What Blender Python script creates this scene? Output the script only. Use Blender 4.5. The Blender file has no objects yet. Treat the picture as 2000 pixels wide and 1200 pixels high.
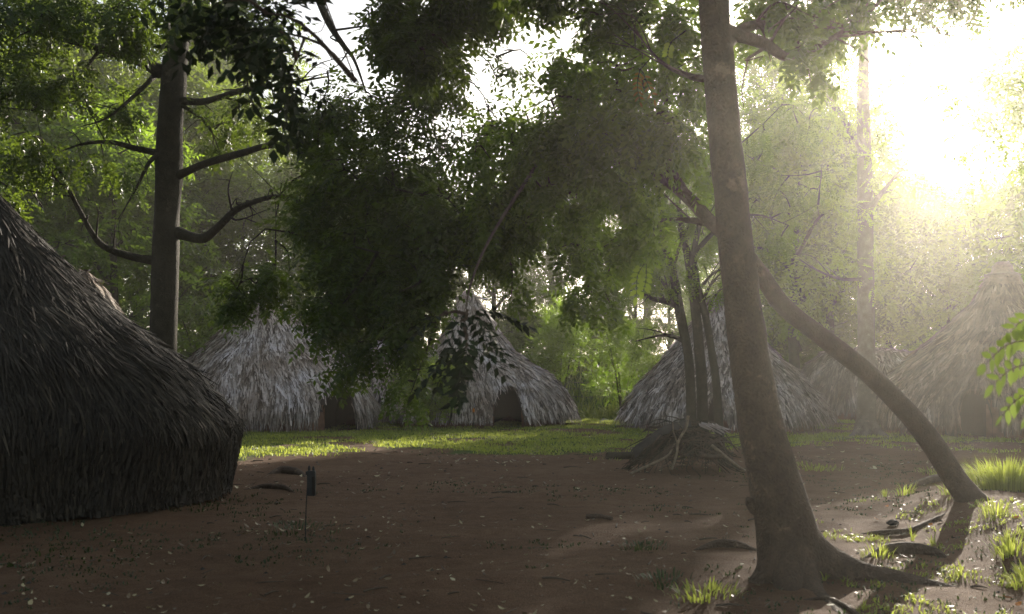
import bpy, math, random
import numpy as np
from mathutils import Vector

# ------------------------------------------------------------------ camera, sky, sun, exposure
scn = bpy.context.scene
COL = scn.collection
FX, HOR, EYE = 1944.0, 742.0, 1.6          # focal length in photo pixels, horizon row, eye height
cam_d = bpy.data.cameras.new('camera')
cam = bpy.data.objects.new('camera', cam_d)
COL.objects.link(cam)
cam.location = (0, 0, EYE)
cam.rotation_euler = (math.radians(90), 0, 0)
cam_d.sensor_width = 36
cam_d.lens = 36 * FX / 2000
cam_d.shift_y = (HOR - 600) / 2000
cam_d.clip_start = 0.05
cam_d.clip_end = 2000
cam_d.dof.use_dof = True
cam_d.dof.focus_distance = 26
cam_d.dof.aperture_fstop = 3.2
scn.camera = cam

SUN_AZ, SUN_EL = math.atan((1850 - 1000) / FX), math.radians(15.5)
sdir = Vector((math.sin(SUN_AZ) * math.cos(SUN_EL), math.cos(SUN_AZ) * math.cos(SUN_EL), math.sin(SUN_EL)))
world = bpy.data.worlds.new('World')
scn.world = world
world.use_nodes = True
wn = world.node_tree.nodes
bg = wn.get('Background') or wn.new('ShaderNodeBackground')
sky = wn.new('ShaderNodeTexSky')
sky.sky_type = 'NISHITA'
sky.sun_disc = False
sky.sun_elevation = SUN_EL
sky.sun_rotation = SUN_AZ
sky.dust_density = 2.0
hsv = wn.new('ShaderNodeHueSaturation')
hsv.inputs['Saturation'].default_value = 0.55
world.node_tree.links.new(sky.outputs[0], hsv.inputs['Color'])
world.node_tree.links.new(hsv.outputs[0], bg.inputs[0])
bg.inputs[1].default_value = 0.085
sun_d = bpy.data.lights.new('sun', 'SUN')
sun_d.energy = 5.0
sun_d.angle = math.radians(0.5)
sun_d.color = (1.0, 0.895, 0.765)
sun = bpy.data.objects.new('sun', sun_d)
sun.rotation_euler = sdir.to_track_quat('Z', 'Y').to_euler()
COL.objects.link(sun)
scn.view_settings.view_transform = 'Standard'
scn.view_settings.look = 'None'
scn.view_settings.exposure = 1.45
scn.view_settings.gamma = 1
HAZE_DENSITY, HAZE_G = 0.0013, 0.78
cy = scn.cycles
cy.max_bounces = 5
cy.diffuse_bounces = 3
cy.glossy_bounces = 1
cy.transmission_bounces = 3
cy.volume_bounces = 0
cy.transparent_max_bounces = 4
cy.caustics_reflective = False
cy.caustics_refractive = False
cy.use_denoising = True
cy.sample_clamp_indirect = 4

RNG = np.random.default_rng(11)
random.seed(11)

# ------------------------------------------------------------------ helpers
def P(px, py, d):
    """photo pixel at a distance d (metres along the view axis) -> world point"""
    return np.array([(px - 1000) / FX * d, d, EYE - (py - HOR) / FX * d])

def hash2(ix, iy, s):
    n = (ix * 374761393 + iy * 668265263 + s * 974634777) & 0x7fffffff
    n = ((n ^ (n >> 13)) * 1274126177) & 0x7fffffff
    return ((n ^ (n >> 16)) & 0xffff) / 65535.0

def vnoise(x, y, s=0):
    x = np.asarray(x, float); y = np.asarray(y, float)
    ix = np.floor(x).astype(np.int64); iy = np.floor(y).astype(np.int64)
    fx = x - ix; fy = y - iy
    fx = fx * fx * (3 - 2 * fx); fy = fy * fy * (3 - 2 * fy)
    a = hash2(ix, iy, s); b = hash2(ix + 1, iy, s); c = hash2(ix, iy + 1, s); d = hash2(ix + 1, iy + 1, s)
    return (a * (1 - fx) + b * fx) * (1 - fy) + (c * (1 - fx) + d * fx) * fy

def fbm(x, y, s=0, o=4):
    v = 0; a = 0.5
    for i in range(o):
        v = v + a * vnoise(x, y, s + i); x = x * 2.03; y = y * 2.03; a *= 0.5
    return v

def sst(a, b, x):
    t = np.clip((np.asarray(x, float) - a) / (b - a), 0, 1)
    return t * t * (3 - 2 * t)

def gz(x, y):
    x = np.asarray(x, float); y = np.asarray(y, float)
    z = 2.3 * sst(43, 56, y) + 1.5 * sst(56, 90, y)
    z = z + 0.10 * (fbm(x * .35, y * .35, 3) - .47) + 0.05 * (fbm(x * 1.3, y * 1.3, 9) - .47)
    z = z + .055 * (fbm(x * 3.1, y * 3.1, 15, 3) - .44) + .05 * np.maximum(0, vnoise(x * .9 + 4, y * 1.6, 17) - .6)
    m = sst(3.9, 5.0, x - .12 * (y - 9)) * sst(5.0, 7.0, y) * (1 - sst(11.5, 14, y))
    z = z + .26 * m
    return z

def G(px, py, lift=0.0):
    d = EYE * FX / (py - HOR)
    x = (px - 1000) / FX * d
    return np.array([x, d, float(gz(x, d)) + lift])

class MB:
    """collects pieces and links them as ONE mesh object"""
    def __init__(s):
        s.v = []; s.f = []; s.n = 0
    def add(s, verts, faces, tint=0.5, mat=0, smooth=False):
        verts = np.asarray(verts, float).reshape(-1, 3); faces = np.asarray(faces, np.int64)
        t = np.broadcast_to(np.asarray(tint, float), (len(faces),)).copy()
        s.v.append(verts); s.f.append((faces + s.n, t, mat, smooth)); s.n += len(verts)
    def build(s, name, mats, parent=None):
        me = bpy.data.meshes.new(name)
        V = np.concatenate(s.v) if s.v else np.zeros((0, 3))
        par = None
        if parent is not None:
            par = parent
            V = V - np.array(world_loc(parent))
        me.vertices.add(len(V)); me.vertices.foreach_set('co', V.astype(np.float32).ravel())
        loops = np.concatenate([f.ravel() for f, *_ in s.f])
        tot = np.concatenate([np.full(len(f), f.shape[1]) for f, *_ in s.f])
        st = np.concatenate([[0], np.cumsum(tot)[:-1]])
        me.loops.add(len(loops)); me.loops.foreach_set('vertex_index', loops.astype(np.int32))
        me.polygons.add(len(tot)); me.polygons.foreach_set('loop_start', st.astype(np.int32))
        me.polygons.foreach_set('loop_total', tot.astype(np.int32))
        me.polygons.foreach_set('material_index', np.concatenate([np.full(len(f), m) for f, t, m, sm in s.f]).astype(np.int32))
        me.polygons.foreach_set('use_smooth', np.concatenate([np.full(len(f), sm) for f, t, m, sm in s.f]))
        a = me.attributes.new('tint', 'FLOAT', 'FACE')
        a.data.foreach_set('value', np.concatenate([t for f, t, m, sm in s.f]).astype(np.float32))
        me.update(calc_edges=True)
        for m in (mats if isinstance(mats, (list, tuple)) else [mats]):
            me.materials.append(m)
        o = bpy.data.objects.new(name, me)
        COL.objects.link(o)
        if par is not None:
            o.parent = par
        return o

def world_loc(o):
    v = Vector(o.location)
    while o.parent is not None:
        o = o.parent; v = v + o.location
    return v

def thing(name, label, cat, loc=(0, 0, 0), group=None):
    o = bpy.data.objects.new(name, None)
    o.empty_display_size = 0.2
    COL.objects.link(o)
    o.location = tuple(float(q) for q in loc)
    o['label'] = label; o['category'] = cat
    if group: o['group'] = group
    return o

def tag(o, label, cat, group=None, kind=None):
    o['label'] = label; o['category'] = cat
    if group: o['group'] = group
    if kind: o['kind'] = kind
    return o

def setting(o, kind='structure'):
    o['kind'] = kind
    return o

def copy_tree(o, loc, rotz=0, scale=1, label=None, group=None):
    r = o.copy(); COL.objects.link(r)
    r.location = tuple(float(q) for q in loc); r.rotation_euler = (0, 0, rotz)
    r.scale = (scale, scale, scale) if not isinstance(scale, tuple) else scale
    if label: r['label'] = label
    if group: r['group'] = group
    for ch in list(o.children):
        c = ch.copy(); COL.objects.link(c); c.parent = r
    return r

def spline(pts, n):
    pts = np.asarray(pts, float)
    if len(pts) == 2:
        t = np.linspace(0, 1, n)[:, None]
        return pts[0] * (1 - t) + pts[1] * t
    p = np.vstack([2 * pts[0] - pts[1], pts, 2 * pts[-1] - pts[-2]])
    out = []
    for u in np.linspace(0, len(pts) - 1 - 1e-6, n):
        i = int(u); t = u - i
        a, b, c, d = p[i], p[i + 1], p[i + 2], p[i + 3]
        out.append(.5 * (2 * b + (c - a) * t + (2 * a - 5 * b + 4 * c - d) * t * t + (3 * b - a - 3 * c + d) * t ** 3))
    return np.array(out)

def tube(mb, pts, rad, sides=8, n=None, rough=0.0, tint=0.5, mat=0, seed=0, flat=1.0, cap=True):
    """tapered round limb along a smooth path; rough adds knobbly bark"""
    pts = np.asarray(pts, float)
    n = n or max(3, (len(pts) - 1) * 4 + 1)
    C = spline(pts, n)
    R = np.interp(np.linspace(0, 1, n), np.linspace(0, 1, len(rad)), rad)
    T = np.gradient(C, axis=0); T /= np.linalg.norm(T, axis=1)[:, None] + 1e-9
    u = np.cross(T[0], [0.31, 0.95, 0.05]);
    if np.linalg.norm(u) < 1e-3: u = np.cross(T[0], [1, 0, 0])
    u /= np.linalg.norm(u)
    V = np.zeros((n, sides, 3))
    ang = np.linspace(0, 2 * math.pi, sides, endpoint=False)
    for i in range(n):
        u = u - T[i] * np.dot(u, T[i]); u /= np.linalg.norm(u) + 1e-9
        w = np.cross(T[i], u)
        rr = R[i] * np.ones(sides)
        if rough:
            rr = rr * (1 + rough * 2 * (fbm(np.cos(ang) * 1.3 + 7.1 + seed, np.sin(ang) * 1.3 + i * .35 + seed * 3.3, seed % 97, 3) - .45))
        V[i] = C[i] + np.cos(ang)[:, None] * u * rr[:, None] + np.sin(ang)[:, None] * w * rr[:, None] * flat
    idx = np.arange(n * sides).reshape(n, sides)
    a = idx[:-1]; b = idx[1:]
    q = np.stack([a, np.roll(a, -1, 1), np.roll(b, -1, 1), b], -1).reshape(-1, 4)
    mb.add(V.reshape(-1, 3), q, tint, mat, True)
    if cap:
        for k, ring in ((0, V[0]), (-1, V[-1])):
            c = C[k][None]
            vv = np.vstack([ring, c]); m = sides
            i0 = np.arange(m); i1 = np.roll(i0, -1)
            f = np.stack([i1, i0, np.full(m, m)], -1) if k == 0 else np.stack([i0, i1, np.full(m, m)], -1)
            mb.add(vv, f, tint, mat, True)
    return C

def frames(d, up):
    d = d / (np.linalg.norm(d, axis=1)[:, None] + 1e-9)
    s = np.cross(d, up); s /= np.linalg.norm(s, axis=1)[:, None] + 1e-9
    return d, s, np.cross(s, d)

def spray_template(rng, pairs, L, l, w, droop=.25, bipin=False):
    """a compound leaf: rachis along +x, leaflets either side (each a folded blade of two quads)"""
    vs = []
    for k in range(pairs * 2 + 1):
        t = (k // 2 + 1) / (pairs + .5) if k < pairs * 2 else 1.0
        side = (1 if k % 2 else -1) if k < pairs * 2 else 0
        base = np.array([L * t, 0, -droop * L * t * t])
        a = math.radians(rng.uniform(48, 75)) * side
        dirv = np.array([math.cos(a), math.sin(a), rng.uniform(-.55, .1)])
        dirv /= np.linalg.norm(dirv)
        ll = l * rng.uniform(.75, 1.15) * (1 - .35 * abs(t - .5))
        ww = w * rng.uniform(.8, 1.15)
        lat = np.cross([0, 0, 1], dirv); lat /= np.linalg.norm(lat)
        roll = rng.uniform(-.7, .7)
        nrm = np.cross(dirv, lat)
        lat = lat * math.cos(roll) + nrm * math.sin(roll)
        mid = base + dirv * ll * .45
        tip = base + dirv * ll + np.array([0, 0, -ll * .12])
        vs += [base, mid - lat * ww * .5, tip, mid + lat * ww * .5]
    return np.array(vs)

def place_sprays(mb, tmpl, pos, dirs, ups, scale, tint, mat=0):
    """put template copies at pos; one quad per leaflet"""
    n = len(pos)
    if n == 0: return
    d, s, u = frames(dirs, ups)
    which = RNG.integers(0, len(tmpl), n)
    for k, t in enumerate(tmpl):
        m = np.where(which == k)[0]
        if not len(m): continue
        loc = t[None] * scale[m][:, None, None]
        V = pos[m][:, None] + loc[..., 0:1] * d[m][:, None] + loc[..., 1:2] * s[m][:, None] + loc[..., 2:3] * u[m][:, None]
        nl = len(t) // 4
        f = np.arange(len(m) * nl * 4).reshape(-1, 4)
        ti = np.clip(np.repeat(tint[m], nl) + RNG.normal(0, .17, len(m) * nl), 0, 1)
        mb.add(V.reshape(-1, 3), f, ti, mat)

LEAF = {
    'near': [spray_template(RNG, 5, .32, .105, .042) for _ in range(6)],
    'big': [spray_template(RNG, 6, .36, .135, .052) for _ in range(4)],
    'mid': [spray_template(RNG, 5, .34, .10, .042) for _ in range(5)],
    'fine': [spray_template(RNG, 6, .34, .075, .04) for _ in range(5)],
    'far': [spray_template(RNG, 4, .60, .24, .10) for _ in range(5)],
    'shrub': [spray_template(RNG, 5, .34, .10, .045, droop=-.1) for _ in range(4)],
}

def unit(n):
    v = RNG.normal(size=(n, 3))
    return v / np.linalg.norm(v, axis=1)[:, None]

def foliage(mb, clumps, kind, sub_r=.30, tint=.5, tint_var=.18, nodes=None, twig_r=.012, hang=.45, mat=0, twig_mat=1, twig_every=1):
    """clumps: (centre, radii, sprays). Leaves gather round twig ends, so gaps stay between them."""
    T = LEAF[kind]
    for c, r, n in clumps:
        c = np.asarray(c, float); r = np.asarray(r, float)
        k = max(3, int(n / 14))
        dirs = unit(k)
        rr = RNG.uniform(.25, 1, k) ** .6
        sub = c + dirs * r * rr[:, None]
        sr = sub_r * r
        w = RNG.integers(0, k, n)
        o = unit(n) * (RNG.uniform(0, 1, n) ** .5)[:, None]
        pos = sub[w] + o * sr
        out = (pos - c) / r
        dv = out * .35 + o * .6 + unit(n) * .55 + np.array([0, 0, -hang])
        up = np.array([0, 0, 1.0]) + unit(n) * .55
        st = tint + RNG.normal(0, tint_var, k)
        sc = RNG.uniform(.75, 1.25, n)
        place_sprays(mb, T, pos, dv, up, sc, st[w], mat)
        if nodes is not None:
            N = np.asarray(nodes)
            for i in range(0, k, twig_every):
                j = np.argmin(np.linalg.norm(N - sub[i], axis=1))
                a = N[j]; b = sub[i]
                L = np.linalg.norm(b - a)
                m = (a + b) / 2 + RNG.normal(0, .10 * L, 3) + np.array([0, 0, .10 * L])
                q = tube(mb, [a, m, b], [twig_r * (1 + .5 * min(L, 3)), twig_r * .8, twig_r * .35], 5, 7, 0, .4, twig_mat, cap=False)
                N = np.vstack([N, q[2:6]])

# ------------------------------------------------------------------ materials
def mat(name):
    m = bpy.data.materials.new(name); m.use_nodes = True
    nt = m.node_tree
    b = nt.nodes.get('Principled BSDF')
    return m, nt, nt.nodes, nt.links, b

def ramp(nd, stops):
    r = nd.new('ShaderNodeValToRGB')
    e = r.color_ramp.elements
    while len(e) > 1: e.remove(e[-1])
    e[0].position = stops[0][0]; e[0].color = (*stops[0][1], 1)
    for p, c in stops[1:]:
        x = e.new(p); x.color = (*c, 1)
    return r

def leaf_mat(name, dark, light, trans, tfac=.5):
    m, nt, nd, lk, b = mat(name)
    at = nd.new('ShaderNodeAttribute'); at.attribute_name = 'tint'
    r = ramp(nd, [(0.1, dark), (0.9, light)])
    lk.new(at.outputs['Fac'], r.inputs[0])
    lk.new(r.outputs[0], b.inputs['Base Color'])
    b.inputs['Roughness'].default_value = .40
    b.inputs['Specular IOR Level'].default_value = .38
    tr = nd.new('ShaderNodeBsdfTranslucent')
    r2 = ramp(nd, [(0.1, tuple(q * .6 for q in trans)), (0.9, trans)])
    lk.new(at.outputs['Fac'], r2.inputs[0]); lk.new(r2.outputs[0], tr.inputs[0])
    mx = nd.new('ShaderNodeMixShader'); mx.inputs[0].default_value = tfac
    lk.new(b.outputs[0], mx.inputs[1]); lk.new(tr.outputs[0], mx.inputs[2])
    lk.new(mx.outputs[0], nd['Material Output'].inputs[0])
    return m

def bark_mat(name, c0, c1, c2, sc=6, bump=1.0):
    m, nt, nd, lk, b = mat(name)
    tc = nd.new('ShaderNodeTexCoord')
    mp = nd.new('ShaderNodeMapping'); mp.inputs['Scale'].default_value = (1, 1, .8)
    lk.new(tc.outputs['Object'], mp.inputs[0])
    n1 = nd.new('ShaderNodeTexNoise'); n1.inputs['Scale'].default_value = sc; n1.inputs['Detail'].default_value = 8; n1.inputs['Roughness'].default_value = .65
    n2 = nd.new('ShaderNodeTexNoise'); n2.inputs['Scale'].default_value = sc * 9; n2.inputs['Detail'].default_value = 6
    n3 = nd.new('ShaderNodeTexVoronoi'); n3.inputs['Scale'].default_value = sc * .8; 
    for q in (n1, n2, n3): lk.new(mp.outputs[0], q.inputs['Vector'])
    r = ramp(nd, [(.22, c0), (.5, c1), (.82, c2)])
    lk.new(n1.outputs[0], r.inputs[0])
    mx = nd.new('ShaderNodeMix'); mx.data_type = 'RGBA'; mx.blend_type = 'OVERLAY'; mx.inputs[0].default_value = .5
    n4 = nd.new('ShaderNodeTexNoise'); n4.inputs['Scale'].default_value = sc * .6; n4.inputs['Detail'].default_value = 5; n4.inputs['Roughness'].default_value = .7
    lk.new(tc.outputs['Object'], n4.inputs['Vector'])
    r4 = ramp(nd, [(.60, (0, 0, 0)), (.70, (.55, .55, .55))])
    lk.new(n4.outputs[0], r4.inputs[0])
    lich = nd.new('ShaderNodeMix'); lich.data_type = 'RGBA'
    lk.new(r4.outputs[0], lich.inputs[0]); lk.new(r.outputs[0], lich.inputs[6]); lich.inputs[7].default_value = (*[q * 1.9 for q in c2], 1)
    lk.new(lich.outputs[2], mx.inputs[6]); lk.new(n2.outputs[0], mx.inputs[7])
    lk.new(mx.outputs[2], b.inputs['Base Color'])
    b.inputs['Roughness'].default_value = .85
    b.inputs['Specular IOR Level'].default_value = .15
    ad = nd.new('ShaderNodeMath'); ad.operation = 'ADD'
    lk.new(n1.outputs[0], ad.inputs[0]); lk.new(n2.outputs[0], ad.inputs[1])
    bp = nd.new('ShaderNodeBump'); bp.inputs['Strength'].default_value = bump; bp.inputs['Distance'].default_value = .03
    lk.new(ad.outputs[0], bp.inputs['Height']); lk.new(bp.outputs[0], b.inputs['Normal'])
    return m

def thatch_mat(name, stops, tr=.0):
    m, nt, nd, lk, b = mat(name)
    at = nd.new('ShaderNodeAttribute'); at.attribute_name = 'tint'
    r = ramp(nd, stops)
    lk.new(at.outputs['Fac'], r.inputs[0])
    tc = nd.new('ShaderNodeTexCoord')
    n = nd.new('ShaderNodeTexNoise'); n.inputs['Scale'].default_value = 14; n.inputs['Detail'].default_value = 5
    lk.new(tc.outputs['Object'], n.inputs['Vector'])
    mx = nd.new('ShaderNodeMix'); mx.data_type = 'RGBA'; mx.blend_type = 'OVERLAY'; mx.inputs[0].default_value = .6
    n2 = nd.new('ShaderNodeTexNoise'); n2.inputs['Scale'].default_value = .9; n2.inputs['Detail'].default_value = 5; n2.inputs['Roughness'].default_value = .65
    lk.new(tc.outputs['Object'], n2.inputs['Vector'])
    r2 = ramp(nd, [(.35, (1.1, 1.1, 1.14)), (.5, (.92, .86, .78)), (.68, (.55, .44, .33))])
    lk.new(n2.outputs[0], r2.inputs[0])
    m2 = nd.new('ShaderNodeMix'); m2.data_type = 'RGBA'; m2.blend_type = 'MULTIPLY'; m2.inputs[0].default_value = .85
    lk.new(r.outputs[0], m2.inputs[6]); lk.new(r2.outputs[0], m2.inputs[7])
    lk.new(m2.outputs[2], mx.inputs[6]); lk.new(n.outputs[0], mx.inputs[7])
    lk.new(mx.outputs[2], b.inputs['Base Color'])
    b.inputs['Roughness'].default_value = .7
    b.inputs['Specular IOR Level'].default_value = .3
    return m

M = {}
M['leaf_dark'] = leaf_mat('dark_leaf', (.013, .032, .007), (.048, .088, .015), (.20, .29, .025), .42)
M['leaf_silhouette'] = leaf_mat('silhouette_leaf', (.010, .018, .007), (.022, .036, .011), (.03, .05, .01), .15)  # backlit silhouette put into a near-black leaf colour
M['leaf_silhouette'].node_tree.nodes['Principled BSDF'].inputs['Specular IOR Level'].default_value = .12
M['leaf_silhouette'].node_tree.nodes['Principled BSDF'].inputs['Roughness'].default_value = .6
M['leaf_mid'] = leaf_mat('green_leaf', (.025, .05, .012), (.075, .12, .025), (.28, .44, .03), .55)
M['leaf_light'] = leaf_mat('light_green_leaf', (.05, .09, .018), (.11, .17, .03), (.42, .60, .05), .6)
M['leaf_far'] = leaf_mat('wood_leaf', (.018, .045, .008), (.06, .12, .016), (.24, .335, .025), .52)
M['leaf_yellow'] = leaf_mat('yellow_leaf', (.16, .11, .015), (.32, .22, .03), (.38, .25, .02), .4)
M['grass'] = leaf_mat('grass_blade', (.045, .085, .015), (.18, .23, .045), (.48, .55, .09), .55)
M['grass_dim'] = leaf_mat('dim_weed', (.02, .035, .010), (.05, .075, .02), (.08, .12, .02), .3)
M['leaf_sap'] = leaf_mat('sapling_leaf', (.04, .075, .015), (.09, .15, .03), (.34, .46, .08), .5)
M['bark'] = bark_mat('brown_bark', (.045, .032, .022), (.075, .053, .036), (.125, .092, .062))
M['bark_dark'] = bark_mat('dark_bark', (.026, .023, .015), (.048, .043, .028), (.08, .072, .048))
M['bark_grey'] = bark_mat('grey_bark', (.06, .05, .038), (.11, .095, .072), (.18, .155, .12))
M['thatch_grey'] = thatch_mat('grey_palm_thatch', [(0, (.035, .028, .023)), (.3, (.12, .10, .088)), (.65, (.30, .268, .25)), (1, (.60, .56, .55))])
M['thatch_tan'] = thatch_mat('tan_palm_thatch', [(0, (.05, .038, .028)), (.3, (.15, .115, .085)), (.65, (.31, .25, .19)), (1, (.52, .45, .38))])
M['thatch_dark'] = thatch_mat('dark_palm_thatch', [(0, (.016, .014, .010)), (.4, (.038, .033, .024)), (.75, (.10, .084, .058)), (1, (.36, .30, .21))])  # darker ramp than the other two thatches

def plain(name, c, rough=.8, var=.35, sc=8, bump=.3):
    m, nt, nd, lk, b = mat(name)
    tc = nd.new('ShaderNodeTexCoord')
    n = nd.new('ShaderNodeTexNoise'); n.inputs['Scale'].default_value = sc; n.inputs['Detail'].default_value = 6
    lk.new(tc.outputs['Object'], n.inputs['Vector'])
    r = ramp(nd, [(.3, tuple(q * (1 - var) for q in c)), (.7, tuple(q * (1 + var) for q in c))])
    lk.new(n.outputs[0], r.inputs[0]); lk.new(r.outputs[0], b.inputs['Base Color'])
    b.inputs['Roughness'].default_value = rough
    b.inputs['Specular IOR Level'].default_value = .2
    bp = nd.new('ShaderNodeBump'); bp.inputs['Strength'].default_value = bump; bp.inputs['Distance'].default_value = .02
    lk.new(n.outputs[0], bp.inputs['Height']); lk.new(bp.outputs[0], b.inputs['Normal'])
    return m
M['mud'] = plain('red_mud_wall', (.16, .085, .055), .95, .4, 5)
M['inside'] = plain('shade_black_lining', (.016, .013, .010), .95, .4, 12)  # near-black base colour holds the shade inside the doorways
M['stick'] = plain('dry_stick', (.085, .066, .046), .85, .4, 14)
M['stick_pale'] = plain('pale_bare_stick', (.20, .16, .11), .8, .35, 14)
M['slab'] = plain('grey_bark_slab', (.04, .036, .031), .85, .35, 9, .6)
M['black'] = plain('black_painted_metal', (.018, .02, .02), .45, .3, 20, .1)
M['stone'] = plain('pale_stone', (.36, .34, .33), .85, .3, 9, .6)
M['orange'] = plain('orange_petal', (.6, .2, .02), .6, .2, 9)
M['wire'] = plain('rusty_wire', (.16, .13, .11), .6, .3, 9)

def litter_mat():
    m, nt, nd, lk, b = mat('fallen_leaf')
    at = nd.new('ShaderNodeAttribute'); at.attribute_name = 'tint'
    r = ramp(nd, [(0, (.06, .035, .02)), (.35, (.17, .12, .06)), (.7, (.34, .29, .15)), (1, (.55, .50, .32))])
    lk.new(at.outputs['Fac'], r.inputs[0]); lk.new(r.outputs[0], b.inputs['Base Color'])
    b.inputs['Roughness'].default_value = .5
    return m
M['litter'] = litter_mat()
M['orange_leaf'] = plain('orange_fallen_leaf', (.50, .17, .02), .6, .3, 30)

def ground_mat():
    m, nt, nd, lk, b = mat('earth_and_turf')
    tc = nd.new('ShaderNodeTexCoord')
    def noise(sc, det=6, ro=.6):
        n = nd.new('ShaderNodeTexNoise'); n.inputs['Scale'].default_value = sc; n.inputs['Detail'].default_value = det; n.inputs['Roughness'].default_value = ro
        lk.new(tc.outputs['Object'], n.inputs['Vector']); return n
    n1 = noise(.45, 8, .7); n2 = noise(5, 10, .75); n3 = noise(60, 4, .7); n4 = noise(2.2, 6, .65)
    earth = ramp(nd, [(.30, (.078, .045, .025)), (.5, (.135, .079, .045)), (.72, (.205, .132, .08))])
    mx = nd.new('ShaderNodeMix'); mx.data_type = 'FLOAT'; mx.inputs[0].default_value = .5
    lk.new(n1.outputs[0], mx.inputs[2]); lk.new(n2.outputs[0], mx.inputs[3])
    lk.new(mx.outputs[0], earth.inputs[0])
    spk = nd.new('ShaderNodeMix'); spk.data_type = 'RGBA'; spk.blend_type = 'OVERLAY'; spk.inputs[0].default_value = .85
    lk.new(earth.outputs[0], spk.inputs[6]); lk.new(n3.outputs[0], spk.inputs[7])
    turf = ramp(nd, [(.3, (.035, .065, .012)), (.7, (.10, .15, .03))])
    lk.new(n2.outputs[0], turf.inputs[0])
    at = nd.new('ShaderNodeAttribute'); at.attribute_name = 'turf'
    su = nd.new('ShaderNodeMath'); su.operation = 'ADD'
    lk.new(at.outputs['Fac'], su.inputs[0]); lk.new(n4.outputs[0], su.inputs[1])
    r = ramp(nd, [(.80, (0, 0, 0)), (1.08, (1, 1, 1))])
    lk.new(su.outputs[0], r.inputs[0])
    fin = nd.new('ShaderNodeMix'); fin.data_type = 'RGBA'
    lk.new(r.outputs[0], fin.inputs[0]); lk.new(spk.outputs[2], fin.inputs[6]); lk.new(turf.outputs[0], fin.inputs[7])
    lk.new(fin.outputs[2], b.inputs['Base Color'])
    b.inputs['Roughness'].default_value = .95; b.inputs['Specular IOR Level'].default_value = .12
    ad = nd.new('ShaderNodeMath'); ad.operation = 'ADD'
    lk.new(n2.outputs[0], ad.inputs[0]); lk.new(n3.outputs[0], ad.inputs[1])
    bp = nd.new('ShaderNodeBump'); bp.inputs['Strength'].default_value = 1.0; bp.inputs['Distance'].default_value = .05
    lk.new(ad.outputs[0], bp.inputs['Height']); lk.new(bp.outputs[0], b.inputs['Normal'])
    return m
M['ground'] = ground_mat()

# ------------------------------------------------------------------ ground
def turf_amount(x, y):
    """0 bare earth .. 1 grown over: the grassy band before the huts, the bank, the right foreground"""
    t = sst(18.5, 25, y + 11 * (fbm(x * .35, y * .35, 21) - .5)) * .62 + sst(40, 44, y) * .4
    t = t + .42 * sst(3.2, 5.0, x) * (1 - sst(12, 16, y))
    t = t - .40 * sst(.42, .62, fbm(x * .45 + 9, y * .45, 33)) * (1 - sst(36, 42, y))
    return np.clip(t, 0, 1)

def build_ground():
    u = np.linspace(-1, 1, 441); X = np.sign(u) * (np.abs(u) * 16 + 370 * np.abs(u) ** 6)
    v = np.linspace(0, 1, 801); Y = -8 + 34 * v ** .9 + 18 * v + 440 * v ** 9
    XX, YY = np.meshgrid(X, Y)
    Z = gz(XX, YY)
    mb = MB()
    idx = np.arange(XX.size).reshape(XX.shape)
    q = np.stack([idx[:-1, :-1], idx[:-1, 1:], idx[1:, 1:], idx[1:, :-1]], -1).reshape(-1, 4)
    mb.add(np.stack([XX, YY, Z], -1).reshape(-1, 3), q, .5, 0, True)
    o = mb.build('ground', M['ground'])
    a = o.data.attributes.new('turf', 'FLOAT', 'POINT')
    a.data.foreach_set('value', turf_amount(XX, YY).astype(np.float32).ravel())
    return setting(o)
build_ground()

def blades(mb, pos, h, w, lean, tint, mat=0):
    n = len(pos)
    a = RNG.uniform(0, 2 * math.pi, n); b = a + RNG.uniform(-1, 1, n)
    side = np.stack([np.cos(b), np.sin(b), np.zeros(n)], -1) * (w / 2)[:, None]
    ln = np.stack([np.cos(a + 1.3), np.sin(a + 1.3), np.zeros(n)], -1) * (lean * h)[:, None]
    up = np.array([0, 0, 1.0])
    p1 = pos + ln * .35 + up * (h * .6)[:, None]; p2 = pos + ln + up * (h * (1 - .25 * lean))[:, None]
    V = np.stack([pos - side, pos + side, p1 + side * .8, p1 - side * .8, p2 + side * .1, p2 - side * .1], 1)
    i = np.arange(n)[:, None] * 6
    f = np.concatenate([i + np.array([0, 1, 2, 3]), i + np.array([3, 2, 4, 5])])
    mb.add(V.reshape(-1, 3), f, np.tile(tint, 2), mat)

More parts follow.
